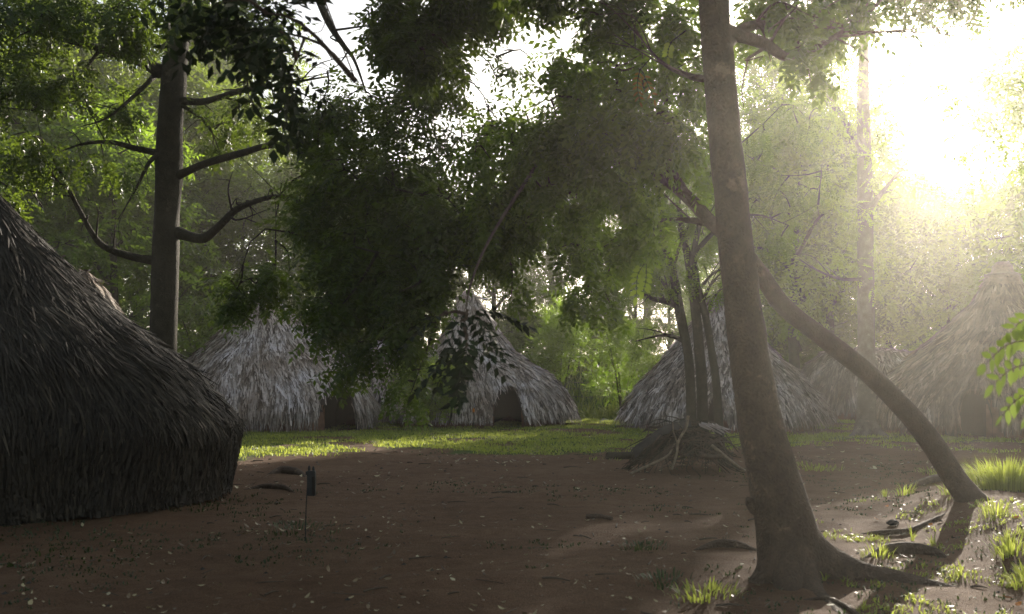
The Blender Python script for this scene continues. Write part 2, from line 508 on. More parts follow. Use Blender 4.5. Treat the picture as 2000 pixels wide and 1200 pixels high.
# ------------------------------------------------------------------ huts
def hut(name, label, cx, cy, prof, radii, zscale=1.0, door=None, nstrips=9000, strip=(.55, .05), kind='thatch_grey',
        tint=.55, tvar=.2, wall_r=.86, eave_drop=0.28, cap=None, lumps=.05, seed=1, wall_top=.9, liftk=1.0, flare=.35):
    """prof: (r fraction, z) from apex to eave. radii: metres at angles 0,45,..315 degrees (0 = right, 270 = towards camera)"""
    z0 = float(gz(cx, cy))
    root = thing(name, label, 'hut', (cx, cy, z0), 'palm thatched huts round the clearing')
    prof = np.array(prof, float)
    seg = np.concatenate([[0], np.cumsum(np.hypot(np.diff(prof[:, 0]) * np.mean(radii), np.diff(prof[:, 1])))]); seg /= seg[-1]
    radii = np.array(radii, float)
    def Rf(th):
        t = (th / (math.pi / 4)) % 8
        i = np.floor(t).astype(int) % 8; f = t - np.floor(t); f = f * f * (3 - 2 * f)
        return radii[i] * (1 - f) + radii[(i + 1) % 8] * f
    def surf(th, t):
        r = np.interp(t, seg, prof[:, 0]); z = np.interp(t, seg, prof[:, 1]) * zscale
        lump = 1 + lumps * 2 * (fbm(np.cos(th) * 2 + 5 + seed, np.sin(th) * 2 + t * 3 + seed, seed) - .47)
        R = Rf(th) * r * lump
        z = z + lumps * 1.5 * (fbm(th * 2.2 + seed, t * 5, seed + 5) - .47) * t
        return np.stack([cx + np.cos(th) * R, cy + np.sin(th) * R, z0 + z], -1)
    def in_door(p):
        if door is None: return np.zeros(len(p), bool)
        x0, x1, h = door
        m = (x0 + x1) / 2; hw = (x1 - x0) / 2
        u = np.abs(p[:, 0] - m) / hw
        top = h * (1 - .62 * np.clip(u, 0, 1) ** 3)
        return (u < 1) & (p[:, 1] < cy) & (p[:, 2] - z0 < top)
    mb = MB()
    nt, na = 46, 150
    TH, TT = np.meshgrid(np.linspace(0, 2 * math.pi, na, endpoint=False), np.linspace(0, 1, nt))
    S = surf(TH.ravel(), TT.ravel())
    idx = np.arange(nt * na).reshape(nt, na)
    a = idx[:-1]; b = idx[1:]
    q = np.stack([a, b, np.roll(b, -1, 1), np.roll(a, -1, 1)], -1).reshape(-1, 4)
    cent = S[q].mean(1)
    q = q[~in_door(cent)]
    mb.add(S, q, .04, 0, True)  # under-layer toned near black, painting the shade in gaps between strips
    # thatch: loose palm strips laid down the slope
    n = nstrips
    rp = np.interp(np.linspace(0, 1, 200), seg, prof[:, 0]); cdf = np.cumsum(rp + .04); cdf /= cdf[-1]
    t = np.interp(RNG.uniform(0, 1, n), cdf, np.linspace(0, 1, 200))
    th = RNG.uniform(0, 2 * math.pi, n)
    far = (np.sin(th) > .35) & (RNG.uniform(0, 1, n) < .75)       # fewer on the far side
    t = t[~far]; th = th[~far]; n = len(t)
    e = 1e-3
    p = surf(th, t); dn = surf(th, np.minimum(t + e, 1)) - surf(th, np.minimum(t + e, 1) - e); dt = surf(th + e, t) - p
    dn /= np.linalg.norm(dn, axis=1)[:, None] + 1e-9; dt /= np.linalg.norm(dt, axis=1)[:, None] + 1e-9
    nr = np.cross(dn, dt) + np.array([0, 0, 1e-7]); nr /= np.linalg.norm(nr, axis=1)[:, None]
    flip = (nr * np.stack([np.cos(th), np.sin(th), np.full(n, .5)], -1)).sum(1) < 0
    nr[flip] *= -1
    patch = fbm(th * 5 + seed, t * 6, seed + 11)
    dirv = dn + dt * RNG.normal(0, .16, n)[:, None] + dt * ((patch - .47) * .9)[:, None]
    dirv /= np.linalg.norm(dirv, axis=1)[:, None] + 1e-9
    L = strip[0] * RNG.uniform(.5, 1.3, n) * np.where(t > .9, .8, 1) * (1 - .55 * (liftk < 1) * sst(.62, .8, t)); W = strip[1] * RNG.uniform(.45, 1.5, n)
    broad = RNG.uniform(0, 1, n) < .14
    W = np.where(broad, W * 1.9, W); L = np.where(broad, L * 1.15, L)
    tw = RNG.normal(0, .35, n)
    side = np.cross(nr, dirv) * np.cos(tw)[:, None] + nr * np.sin(tw)[:, None]
    lift0 = RNG.uniform(.0, .05, n); lift1 = (RNG.uniform(-.02, .10, n) * (L / .55) + broad * .04) * liftk
    hang = np.array([0, 0, -1.0]) * (np.clip(t - .8, 0, 1) * L * 1.0)[:, None]
    b0 = p + nr * lift0[:, None] - dirv * (L * .4)[:, None]
    b1 = p + nr * (lift0 + .025)[:, None] + dirv * (L * .1)[:, None]
    b2 = p + nr * (lift1)[:, None] + dirv * (L * .6)[:, None] + hang
    low = b2[:, 2] < z0 + .04
    b2[low, 2] = z0 + .04 + RNG.uniform(0, .1, low.sum())
    keep = ~(in_door(p) | in_door(b1) | (in_door(b2) & (RNG.uniform(0, 1, n) < .75)))
    sw = side * (W / 2)[:, None]
    V = np.stack([b0 - sw * .7, b0 + sw * .7, b1 + sw, b1 - sw, b2 + sw * .25, b2 - sw * .25], 1)[keep]
    k = len(V); i = np.arange(k)[:, None] * 6
    ti = np.clip(tint * 2.1 * RNG.beta(1.5, 2.6, k) + .06 + broad[keep] * RNG.uniform(0, .35, k) + (patch[keep] - .47) * .4, 0.0, 1)
    f = np.concatenate([i + np.array([0, 1, 2, 3]), i + np.array([3, 2, 4, 5])])
    mb.add(V.reshape(-1, 3), f, np.tile(ti, 2))
    # ragged fringe hanging from the eave
    m = int(nstrips * (.13 if liftk >= 1 else .01))
    th = RNG.uniform(0, 2 * math.pi, m); e0 = surf(th, np.full(m, .985))
    L = strip[0] * RNG.uniform(.25, .9, m); W = strip[1] * RNG.uniform(.5, 1.3, m)
    tang = np.stack([-np.sin(th), np.cos(th), np.zeros(m)], -1); rad = np.stack([np.cos(th), np.sin(th), np.zeros(m)], -1)
    e1 = e0 + rad * (L * RNG.uniform(-.05, flare, m))[:, None] + tang * (L * RNG.normal(0, .18, m))[:, None] + np.array([0, 0, -1.0]) * (L * eave_drop / .28)[:, None]
    e1[:, 2] = np.maximum(e1[:, 2], z0 + .03)
    kp = ~(in_door(e0) | in_door(e1)); sw = tang * (W / 2)[:, None]
    V = np.stack([e0 - sw, e0 + sw, e1 + sw * .3, e1 - sw * .3], 1)[kp]
    mb.add(V.reshape(-1, 3), np.arange(len(V) * 4).reshape(-1, 4), np.clip(RNG.normal(tint * .8, tvar, len(V)), 0, 1))
    mb.build('thatch_roof', M[kind], root)
    # low mud wall below the eave, open at the doorway
    wb = MB()
    na2 = 120
    TH = np.linspace(0, 2 * math.pi, na2, endpoint=False)
    zt = min(wall_top, prof[-1, 1] * zscale + .45)
    ring = [np.stack([cx + np.cos(TH) * Rf(TH) * wall_r * s, cy + np.sin(TH) * Rf(TH) * wall_r * s, np.full(na2, z0 + z)], -1) for s, z in ((1.0, -.1), (1.0, .2), (.99, zt), (.95, zt), (.95, -.1))]
    S = np.concatenate(ring); idx = np.arange(5 * na2).reshape(5, na2)
    a = idx[:-1]; b = idx[1:]
    q = np.stack([a, np.roll(a, -1, 1), np.roll(b, -1, 1), b], -1).reshape(-1, 4)
    q = q[~in_door(S[q].mean(1) - np.array([0, 0, 0]))]
    wb.add(S, q, .5, 0, True)
    wb.build('mud_wall', M['mud'], root)
    if door is not None:
        x0, x1, h = door
        # arched entrance tunnel, lined near black to carry the interior shade
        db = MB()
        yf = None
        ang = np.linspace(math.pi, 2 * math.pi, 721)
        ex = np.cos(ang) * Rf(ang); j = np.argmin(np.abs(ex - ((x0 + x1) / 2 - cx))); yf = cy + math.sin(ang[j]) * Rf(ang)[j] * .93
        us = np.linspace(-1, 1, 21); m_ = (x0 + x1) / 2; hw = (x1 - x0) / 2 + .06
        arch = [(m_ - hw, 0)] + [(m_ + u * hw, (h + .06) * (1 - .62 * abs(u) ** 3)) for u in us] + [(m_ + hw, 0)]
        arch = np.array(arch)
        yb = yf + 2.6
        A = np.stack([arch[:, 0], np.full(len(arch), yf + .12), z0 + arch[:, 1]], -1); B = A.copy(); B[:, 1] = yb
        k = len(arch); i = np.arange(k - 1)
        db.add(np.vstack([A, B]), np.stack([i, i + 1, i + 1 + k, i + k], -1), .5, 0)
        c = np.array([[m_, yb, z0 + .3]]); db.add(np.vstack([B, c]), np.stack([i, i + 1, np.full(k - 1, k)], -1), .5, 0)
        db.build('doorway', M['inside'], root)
    if cap:
        cb = MB()
        zc, rc, hc = cap
        zt = z0 + zc
        rows = [(rc * 1.15, -.30), (rc * 1.05, -.10), (rc * .9, 0), (rc * .95, .05), (rc * .62, .12), (rc * .55, hc * .7), (rc * .35, hc), (.01, hc * 1.05)]
        na3 = 26; TH = np.linspace(0, 2 * math.pi, na3, endpoint=False)
        S = np.concatenate([np.stack([cx + np.cos(TH) * r * (1 + .05 * np.sin(TH * 9 + z * 20)), cy + np.sin(TH) * r * (1 + .05 * np.sin(TH * 9)), np.full(na3, zt + z)], -1) for r, z in rows])
        idx = np.arange(len(rows) * na3).reshape(len(rows), na3); a = idx[:-1]; b = idx[1:]
        cb.add(S, np.stack([a, np.roll(a, -1, 1), np.roll(b, -1, 1), b], -1).reshape(-1, 4), .5, 0, True)
        tube(cb, [(cx + math.cos(q) * rc * .98, cy + math.sin(q) * rc * .98, zt + .02) for q in np.linspace(0, 2 * math.pi, 17)], [.03, .03], 6, 40, 0, .2, 0)
        cb.build('roof_cap', M[kind], root)
    return root

def X(px, d): return (px - 1000) / FX * d

# profiles
steep = [(0, 4.62), (.06, 4.5), (.16, 4.1), (.30, 3.35), (.46, 2.62), (.62, 2.05), (.76, 1.62), (.88, 1.12), (.96, .65), (1.0, .32)]
# dark hut close by on the left: thatch right down to the ground
d = 13.4
hut('thatched_hut', 'dark thatched hut in the left foreground, its roof running out of frame', X(-42, d), d,
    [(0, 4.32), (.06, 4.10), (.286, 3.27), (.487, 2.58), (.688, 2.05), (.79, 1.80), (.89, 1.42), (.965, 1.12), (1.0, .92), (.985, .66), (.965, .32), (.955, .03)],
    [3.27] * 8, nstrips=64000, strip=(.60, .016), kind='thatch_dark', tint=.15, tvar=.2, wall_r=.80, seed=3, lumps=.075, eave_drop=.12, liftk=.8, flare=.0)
d = 22.5
hut('thatched_hut', 'brown thatched hut behind the left foreground trunk, only its shoulder showing', X(165, d), d,
    steep, [2.9] * 8, zscale=.86, nstrips=9000, strip=(.5, .045), kind='thatch_tan', tint=.42, seed=5)
d = 27.0
hut('thatched_hut', 'far hut on the left with only its pale banded peak above the dark roof', X(112, d), d,
    steep, [3.0] * 8, zscale=1.04, nstrips=6000, strip=(.55, .05), kind='thatch_grey', tint=.6, seed=6, cap=(4.55, .34, .32))
# wide grey hut with a doorway wing on its right
d = 33.4
hx = X(512, d)
hut('thatched_hut', 'wide silver grey hut left of centre with a dark doorway at its right end', hx, d,
    [(0, 4.42), (.10, 4.32), (.22, 3.95), (.38, 3.35), (.56, 2.75), (.72, 2.28), (.86, 1.65), (.95, 1.05), (1.0, .62)],
    [3.85, 3.3, 2.9, 3.0, 3.1, 3.1, 3.2, 3.9], door=(X(632, d - 2.2), X(691, d - 2.2), 1.33), nstrips=20000, strip=(.62, .05), kind='thatch_grey', tint=.80, tvar=.2, seed=8, eave_drop=.40)
d = 38.5
hut('thatched_hut', 'low grey hut half hidden by the bush between two taller huts', X(768, d), d,
    [(0, 3.35), (.2, 3.2), (.45, 2.8), (.7, 2.1), (.88, 1.3), (1.0, .45)], [1.9, 2, 2, 2, 1.9, 2, 2, 2], nstrips=6000, strip=(.55, .06), kind='thatch_grey', tint=.72, seed=9)
d = 36.2
hx = X(914, d)
hut('thatched_hut', 'pointed grey hut at the centre with an arched dark doorway', hx, d,
    [(0, 4.62), (.08, 4.55), (.13, 4.25), (.26, 3.45), (.42, 2.62), (.58, 2.12), (.72, 1.82), (.85, 1.35), (.94, .85), (1.0, .36)],
    [4.0, 3.4, 3.0, 3.1, 3.0, 2.8, 3.0, 3.9], door=(X(963, d - 2.4), X(1022, d - 2.4), 1.32), nstrips=20000, strip=(.60, .048), kind='thatch_grey', tint=.74, tvar=.2, seed=12, eave_drop=.2, cap=None)
d = 33.0
hx = X(1402, d)
hut('thatched_hut', 'brownish grey hut behind the cluster of three slim trunks', hx, d,
    [(0, 4.35), (.07, 4.25), (.16, 3.8), (.36, 3.05), (.56, 2.32), (.74, 1.72), (.88, 1.15), (1.0, .50)],
    [3.5, 3.3, 3.0, 3.1, 3.1, 3.2, 3.3, 3.5], door=(X(1380, d - 3), X(1414, d - 3), 1.1), nstrips=19000, strip=(.60, .062), kind='thatch_grey', tint=.58, tvar=.2, seed=14, eave_drop=.3)
d = 41.0
hut('thatched_hut', 'long low hut with a level ridge behind the leaning trunk', X(1690, d), d,
    [(0, 2.85), (.25, 2.82), (.55, 2.7), (.78, 2.2), (.92, 1.4), (1.0, .6)], [3.1, 2.6, 2.3, 2.6, 3.1, 2.6, 2.4, 2.6], nstrips=10000, strip=(.6, .06), kind='thatch_grey', tint=.42, seed=15)
d = 30.0
hx = X(1958, d)
hut('thatched_hut', 'tall brown hut at the right edge with a banded peak and low doorway', hx, d,
    [(0, 4.50), (.07, 4.35), (.12, 4.1), (.20, 3.62), (.42, 2.80), (.63, 2.12), (.84, 1.45), (.96, .85), (1.0, .42)],
    [4.0, 3.9, 3.7, 3.9, 4.05, 4.0, 3.9, 4.0], zscale=1.08, door=(X(1903, d - 3.8), X(1964, d - 3.8), 1.3), nstrips=20000, strip=(.6, .05), kind='thatch_tan', tint=.30, tvar=.18, seed=17, cap=(4.70, .50, .42))

# ------------------------------------------------------------------ trees
def tree(name, label, trunk, radii, limbs=(), clumps=(), kind='near', leaf='leaf_dark', bark='bark', tint=.5, tvar=.18, extra=(), sides=14,
         rough=.08, twig_r=.012, hang=.45, sub_r=.30, dens=1.0, cat='tree', group=None, roots=(), seed=1, twig_every=1, stems=(), side_twigs=True):
    trunk = np.array(trunk, float)
    root = thing(name, label, cat, trunk[0], group)
    tb = MB()
    C = tube(tb, trunk, radii, sides, (len(trunk) - 1) * 8 + 1, rough, .5, 0, seed)
    for pts, r0, r1 in roots:
        tube(tb, pts, [r0, (r0 + r1) / 2, r1], 10, 17, rough * 1.3, .5, 0, seed + 5)
    tb.build('trunk', M[bark], root)
    nodes = list(C[len(C) // 2:])
    for pts, rr in stems:
        sb = MB(); c = tube(sb, pts, rr, 10, len(pts) * 6, rough, .5, 0, seed + 17); sb.build('trunk', M[bark], root); nodes += list(c[len(c) // 2:])
    for k, (pts, r0, r1) in enumerate(limbs):
        lb = MB()
        c = tube(lb, pts, [r0 * 1.35, r0 * 1.05, r0] + [r0 + (r1 * .4 - r0) * q for q in (.12, .25, .37, .5, .62, .75, .87, 1.0)], 9, (len(pts) - 1) * 6 + 1, rough, .5, 0, seed + k * 3)
        ll = np.linalg.norm(np.diff(c, axis=0), axis=1).sum()
        for i in range(int(min(9, 2 + ll * 1.6)) if side_twigs and r0 > .021 else 0):
            j = RNG.integers(len(c) // 4, len(c) - 1); f = j / len(c); a = c[j]
            dv = (c[j] - c[j - 1]); dv = dv / (np.linalg.norm(dv) + 1e-9) * .7 + unit(1)[0] * .9 + np.array([0, 0, .15])
            L = RNG.uniform(.35, 1.0) * (.5 + .35 * ll ** .5); rr = (r0 * (1 - f) + r1 * f)
            m1 = a + dv * L * .5 + RNG.normal(0, .09 * L, 3); e1 = a + dv * L + RNG.normal(0, .16 * L, 3) - np.array([0, 0, .1 * L])
            q = tube(lb, [a, m1, e1], [rr * .42, rr * .25, .004], 6, 9, rough, .5, 0, seed + i)
            e2 = q[5] + unit(1)[0] * L * .45
            tube(lb, [q[5], (q[5] + e2) / 2 + RNG.normal(0, .05, 3), e2], [rr * .2, rr * .13, .003], 5, 7)
            nodes += [q[-1], e2]
        lb.build('branch', M[bark], root)
        nodes += list(c[2:])
    cb = MB()
    if clumps:
        foliage(cb, [(c, r, int(n * dens)) for c, r, n in clumps], kind, sub_r, tint, tvar, nodes, twig_r, hang, 0, 1, twig_every)
    for kk, cl, lf in extra:
        foliage(cb, cl, kk, .55, tint, tvar, nodes, twig_r, hang, 2, 1)
    if cb.v:
        cb.build('crown', [M[leaf], M[bark], M['leaf_silhouette']], root)
    return root

def CL(px, py, d, rx, ry, n, rd=None):
    s = d / FX
    return (P(px, py, d), (rx * s, (rd if rd else max(.4, (rx + ry) / 2 * s)), ry * s), n)

# the tree behind the near hut, left of frame
d = 17.6
t1 = [P(318, 742 + 1.6 * FX / d, d) + [0, 0, -.1], P(318, 720, d), P(322, 560, d), P(327, 400, d), P(334, 230, d), P(343, 100, d), P(352, -20, d), P(360, -250, d), P(365, -500, d)]
t1l = [([P(345, 197, d), P(400, 198, 17.2), P(470, 178, 16.5), P(560, 163, 15.5), P(640, 150, 14.5)], .062, .028),
       ([P(345, 345, d), P(395, 322, 17), P(470, 300, 16), P(540, 285, 15), P(640, 320, 13.6), P(740, 400, 12.6), P(800, 480, 12.3)], .064, .028),
       ([P(348, 455, d), P(395, 466, 17.2), P(430, 440, 16.8), P(470, 405, 16.5), P(545, 383, 16), P(600, 398, 15.6)], .085, .04),
       ([P(312, 140, d), P(270, 118, 17.2), P(220, 102, 16.8), P(140, 82, 16.2), P(60, 60, 15.6)], .10, .05),
       ([P(305, 510, d), P(250, 500, 17.4), P(195, 475, 17.1), P(155, 410, 16.9), P(115, 330, 16.6), P(80, 270, 16.2)], .070, .03),
       ([P(312, 300, d), P(265, 290, 17.4), P(215, 278, 17.1), P(160, 282, 16.8), P(110, 300, 16.5)], .055, .016),
       ([P(315, 295, d), P(290, 320, 17.2), P(265, 370, 17), P(230, 430, 16.8)], .04, .012),
       ([P(345, 200, d), P(385, 225, 17.3), P(410, 250, 17.2), P(430, 300, 17)], .035, .012),
       ([P(350, -30, d), P(480, -120, 15), P(650, -150, 13), P(820, -60, 12.4)], .13, .05),
       ([P(356, -200, d), P(150, -260, 16), P(0, -250, 15)], .13, .05),
       ([P(600, -60, 13), P(640, 40, 13), P(668, 85, 13), P(692, 118, 13), P(715, 180, 13)], .05, .025),
       ([P(300, 150, d), P(270, 180, 17), P(210, 230, 16.6), P(150, 250, 16.4)], .04, .01)]
t1c = [CL(40, 40, 15.3, 110, 60, 620), CL(190, 10, 15.8, 110, 50, 520), CL(20, 170, 15.5, 70, 70, 420), CL(430, 10, 15.2, 110, 42, 480), CL(110, 150, 16.2, 80, 50, 300),
       CL(250, 60, 16.4, 60, 50, 260), CL(235, 200, 17, 60, 40, 160), CL(450, 60, 16, 60, 40, 200), CL(420, 260, 17.4, 60, 50, 130), CL(470, 220, 16.6, 50, 40, 120), CL(70, 290, 16.4, 70, 55, 300), CL(20, 350, 16.6, 60, 50, 200), CL(500, 60, 14.6, 60, 50, 260), CL(180, 330, 16.8, 60, 40, 110),
       CL(610, 255, 13.6, 55, 55, 340), CL(690, 230, 13.2, 80, 60, 420), CL(790, 300, 12.6, 100, 110, 760), CL(690, 360, 12.9, 100, 90, 700), CL(640, 470, 13, 70, 90, 560),
       CL(740, 480, 12.4, 100, 90, 820), CL(850, 430, 12.1, 90, 90, 760), CL(795, 565, 12, 85, 65, 600), CL(690, 585, 12.2, 85, 60, 480), CL(850, 515, 11.8, 40, 40, 170),
       CL(740, 655, 11.9, 80, 40, 200), CL(640, 650, 12.2, 45, 30, 60), CL(700, 715, 12, 60, 40, 75), CL(780, 735, 11.9, 45, 55, 70), CL(795, 635, 11.8, 50, 36, 130), CL(495, 572, 13.5, 66, 30, 260),
       CL(560, 520, 13.8, 50, 45, 120), CL(820, 150, 12.8, 70, 50, 300), CL(950, 215, 13.5, 40, 55, 46), CL(1010, 110, 13.5, 60, 26, 36), CL(900, 262, 13.2, 34, 36, 46), CL(985, 160, 13.8, 34, 40, 26),
       CL(150, -200, 16, 300, 110, 900), CL(600, -230, 13.5, 260, 110, 1000), CL(-150, 60, 14.5, 150, 200, 700)]
tree('tall_tree', 'straight brown tree rising behind the dark near hut, boughs both sides', t1, [.30, .235, .232, .235, .225, .215, .19, .15, .09], t1l, t1c, 'near', 'leaf_dark', 'bark_dark', .5, .28, rough=.13, seed=31, twig_r=.013, dens=.54)

# the big near tree on the right
d = 8.0
b2 = G(1548, 1128)
t2 = [b2 + [0, 0, -.12], P(1542, 1060, d), P(1518, 960, d), P(1492, 860, d), P(1472, 750, d), P(1458, 650, d), P(1445, 550, d), P(1433, 430, d), P(1419, 300, d), P(1406, 150, d), P(1394, 10, d), P(1392, -200, d), P(1400, -420, d)]
w2 = [.31, .255, .212, .185, .166, .155, .146, .138, .132, .127, .120, .11, .09]
def g(px, py, l=.02): return G(px, py, l)
roots2 = [([P(1550, 1030, 8.0), P(1585, 1078, 7.98), P(1640, 1112, 7.95), P(1700, 1132, 7.9), P(1790, 1152, 7.8), P(1890, 1178, 7.65), P(2010, 1218, 7.4)], .17, .09),
          ([P(1540, 1070, 7.95), P(1500, 1128, 7.9), P(1465, 1160, 7.8), P(1420, 1190, 7.7)], .15, .04),
          ([P(1545, 1060, 7.9), P(1540, 1130, 7.7), P(1545, 1180, 7.5)], .17, .08),
          ([P(1552, 1080, 7.9), g(1585, 1150, -.05), g(1630, 1180, -.07), g(1690, 1230, -.1)], .13, .06),
          ([P(1478, 990, 8.0), P(1466, 982, 7.97), P(1460, 974, 7.95)], .075, .02)]
limbs2 = [([P(1412, 60, d), P(1490, 85, 8.4), P(1540, 112, 8.9), P(1600, 90, 9.5), P(1690, 30, 10.2), P(1760, -40, 11)], .05, .02),
          ([P(1412, 90, d), P(1470, 50, 8.5), P(1560, 52, 9.2), P(1650, 55, 10)], .05, .015),
          ([P(1400, -60, d), P(1250, -150, 8.5), P(1050, -120, 9.5), P(880, -40, 11)], .08, .03),
          ([P(1396, -150, d), P(1200, -420, 7), P(900, -620, 5.6), P(640, -380, 5.0), P(560, -80, 4.9)], .07, .012),
          ([P(1396, -200, d), P(1700, -420, 7), P(2000, -500, 7)], .07, .02),
          ([P(1396, 155, d), P(1350, 150, 8.3), P(1290, 120, 9), P(1240, 60, 9.6)], .03, .012)]
cl2 = [CL(830, 20, 11.6, 90, 55, 620), CL(830, 85, 11.4, 70, 45, 380), CL(760, 40, 11.8, 40, 50, 140), CL(940, -10, 11.2, 70, 30, 260), CL(1130, -20, 10, 120, 50, 420),
       (np.array([0.0, 6.5, 6.4]), (2.2, 2.2, .8), 800), (np.array([-2.8, 7.5, 6.6]), (2.0, 2.2, .8), 700), (np.array([-3.5, 4.0, 6.6]), (2.2, 2, .8), 700),
       (np.array([2.4, 7.0, 7.0]), (2, 2, .8), 700), (np.array([-.5, 2.5, 6.2]), (2.2, 2, .8), 700), (np.array([-1.0, 10.0, 7.0]), (2.4, 2, .8), 700), (np.array([2.0, 10.5, 7.4]), (2, 2, .8), 500),
       (np.array([-4.5, 10.5, 7.2]), (2.2, 2, .8), 500), (np.array([-6, 7, 7.0]), (2.2, 2, .8), 800), (np.array([-5.5, 3.5, 6.6]), (2.2, 2, .8), 800), (np.array([-3, .5, 6.2]), (2.4, 2, .8), 800), (np.array([-7, 10, 7.4]), (2, 2.2, .8), 700), (np.array([-6, .5, 6.4]), (2.4, 2.2, .8), 700),  # unseen crown clumps, added overhead to deepen the shade at lower left
       CL(1490, 30, 9, 60, 50, 130), CL(1600, 10, 10, 90, 55, 170), CL(1700, 0, 11, 90, 60, 150), CL(1820, -20, 11.5, 90, 50, 110), CL(1950, -10, 12, 90, 60, 120), CL(1560, 110, 9, 60, 40, 50)]
near_big = [CL(545, 75, 5.6, 46, 90, 26, .3), CL(490, 10, 5.6, 80, 34, 26, .3), CL(400, 0, 5.8, 60, 25, 12, .3),]
tree('near_tree', 'thick brown leaning trunk with spreading roots in the right foreground', t2, w2, limbs2, cl2, 'near', 'leaf_dark', 'bark', .5, .28, extra=[('near', near_big, None)], sides=28, rough=.085, roots=roots2, seed=47, twig_r=.012, dens=.7)

# slim tree leaning left behind the near trunk
l3 = [G(1912, 1022) + [0, 0, -.1], P(1868, 940, 11.3), P(1800, 838, 11.2), P(1705, 738, 11.0), P(1600, 655, 10.8), P(1530, 598, 10.7), P(1485, 535, 10.6), P(1440, 480, 10.6), P(1392, 438, 10.6), P(1335, 378, 10.6), P(1270, 335, 10.7), P(1180, 312, 10.9), P(1060, 305, 11.2)]
w3 = [.165, .135, .118, .105, .100, .098, .092, .082, .075, .065, .055, .042, .025]
limbs3 = [([P(1335, 378, 10.6), P(1300, 300, 10.4), P(1300, 200, 10.2), P(1310, 90, 10)], .05, .015),
          ([P(1270, 335, 10.7), P(1210, 260, 10.6), P(1150, 190, 10.6), P(1080, 120, 10.8)], .045, .012),
          ([P(1180, 312, 10.9), P(1120, 370, 11), P(1060, 420, 11.4), P(1000, 450, 11.8)], .035, .01),
          ([P(1060, 305, 11.2), P(1010, 380, 10), P(955, 470, 8), P(918, 560, 6.6), P(908, 640, 6.1)], .02, .004),
          ([P(1392, 438, 10.6), P(1330, 430, 11), P(1240, 440, 11.6), P(1170, 490, 12.4)], .035, .01)]
cl3 = [CL(990, 290, 11.2, 70, 70, 480), CL(1080, 240, 10.8, 90, 70, 620), CL(1180, 220, 10.5, 100, 80, 640), CL(1000, 380, 11.5, 90, 80, 680), CL(1110, 340, 11, 100, 70, 620), CL(1240, 330, 10.6, 90, 70, 480),
       CL(1010, 470, 11.9, 70, 50, 330), CL(1090, 450, 11.6, 80, 50, 330), CL(1160, 470, 12.4, 70, 50, 300), CL(1120, 560, 12.8, 50, 45, 140), CL(1190, 560, 12.8, 40, 50, 110), CL(995, 545, 12, 28, 45, 60), CL(930, 450, 11.8, 60, 60, 330),
       CL(1300, 200, 10.2, 75, 90, 420), CL(1310, 70, 10, 80, 60, 420), CL(1210, 90, 10.2, 90, 70, 480), CL(1130, 90, 10.6, 50, 50, 200), CL(1350, 300, 10.4, 50, 60, 140), CL(1280, 430, 11.2, 70, 40, 160)]
tree('leaning_tree', 'slim trunk leaning far left from the right bank behind the near trunk', l3, w3, limbs3, cl3, 'near', 'leaf_mid', 'bark', .45, .3, extra=[('near', [CL(905, 610, 6.2, 22, 22, 8, .1), CL(912, 665, 6.05, 14, 26, 16, .08), CL(870, 620, 6.3, 16, 12, 3, .1)], None)], sides=18, rough=.11, seed=53, twig_r=.013, dens=.43)

# three-stemmed tree before the middle right hut
d = 24.0
zb = lambda px, dd: np.array([X(px, dd), dd, float(gz(X(px, dd), dd)) - .1])
t5 = [zb(1351, d), P(1349, 763, d), P(1343, 687, d), P(1330, 623, d), P(1312, 525, d), P(1292, 465, d), P(1285, 380, d), P(1280, 300, d)]
st5 = [([zb(1373, 24.2), P(1371, 763, 24.2), P(1366, 687, 24.2), P(1360, 623, 24.2), P(1345, 510, 24.2), P(1330, 440, 24.2), P(1320, 330, 24)], [.15, .13, .13, .12, .10, .08, .03]),
       ([zb(1407, 23.8), P(1400, 763, 23.8), P(1390, 687, 23.8), P(1379, 623, 23.8), P(1355, 515, 23.8), P(1370, 420, 23.8), P(1390, 330, 23.6)], [.12, .098, .092, .088, .08, .06, .02])]
lm5 = [([P(1330, 623, d), P(1302, 562, 23.8), P(1265, 522, 23.6), P(1225, 500, 23.4)], .05, .02), ([P(1360, 623, 24.2), P(1386, 560, 24.2), P(1422, 520, 24)], .05, .02), ([P(1379, 623, 23.8), P(1398, 575, 23.7), P(1428, 556, 23.6)], .035, .015), ([P(1312, 525, d), P(1332, 470, 24), P(1352, 425, 24)], .05, .02), ([P(1330, 600, d), P(1305, 590, d), P(1272, 583, 23.6), P(1250, 570, 23.2)], .09, .05), ([P(1345, 670, d), P(1300, 655, 24.5), P(1240, 667, 25)], .06, .02),
       ([P(1312, 525, d), P(1270, 470, 23.8), P(1225, 425, 23.5), P(1150, 400, 23)], .08, .02), ([P(1300, 480, d), P(1250, 490, 23.5), P(1180, 470, 23)], .05, .015),
       ([P(1352, 500, 23.8), P(1400, 450, 23.5), P(1470, 420, 23), P(1540, 440, 23)], .06, .015), ([P(1370, 560, 23.8), P(1400, 530, 23.8), P(1450, 520, 24)], .04, .012)]
cl5 = [CL(1290, 535, 23.7, 70, 40, 150), CL(1230, 540, 23.5, 50, 35, 80), CL(1405, 550, 23.8, 50, 40, 90), CL(1180, 400, 23.4, 90, 60, 260), CL(1280, 400, 24, 90, 60, 280), CL(1370, 400, 24, 80, 60, 240), CL(1250, 490, 23.4, 80, 40, 170), CL(1340, 470, 24.5, 70, 50, 150), CL(1500, 430, 23.4, 70, 50, 160), CL(1300, 300, 24, 110, 60, 300),
       CL(1420, 300, 24, 90, 60, 260), CL(1200, 320, 24, 90, 60, 240), CL(1560, 360, 24, 60, 60, 120), CL(1550, 240, 24, 80, 60, 160), CL(1350, 180, 25, 120, 60, 260), CL(1220, 200, 25, 90, 60, 200)]
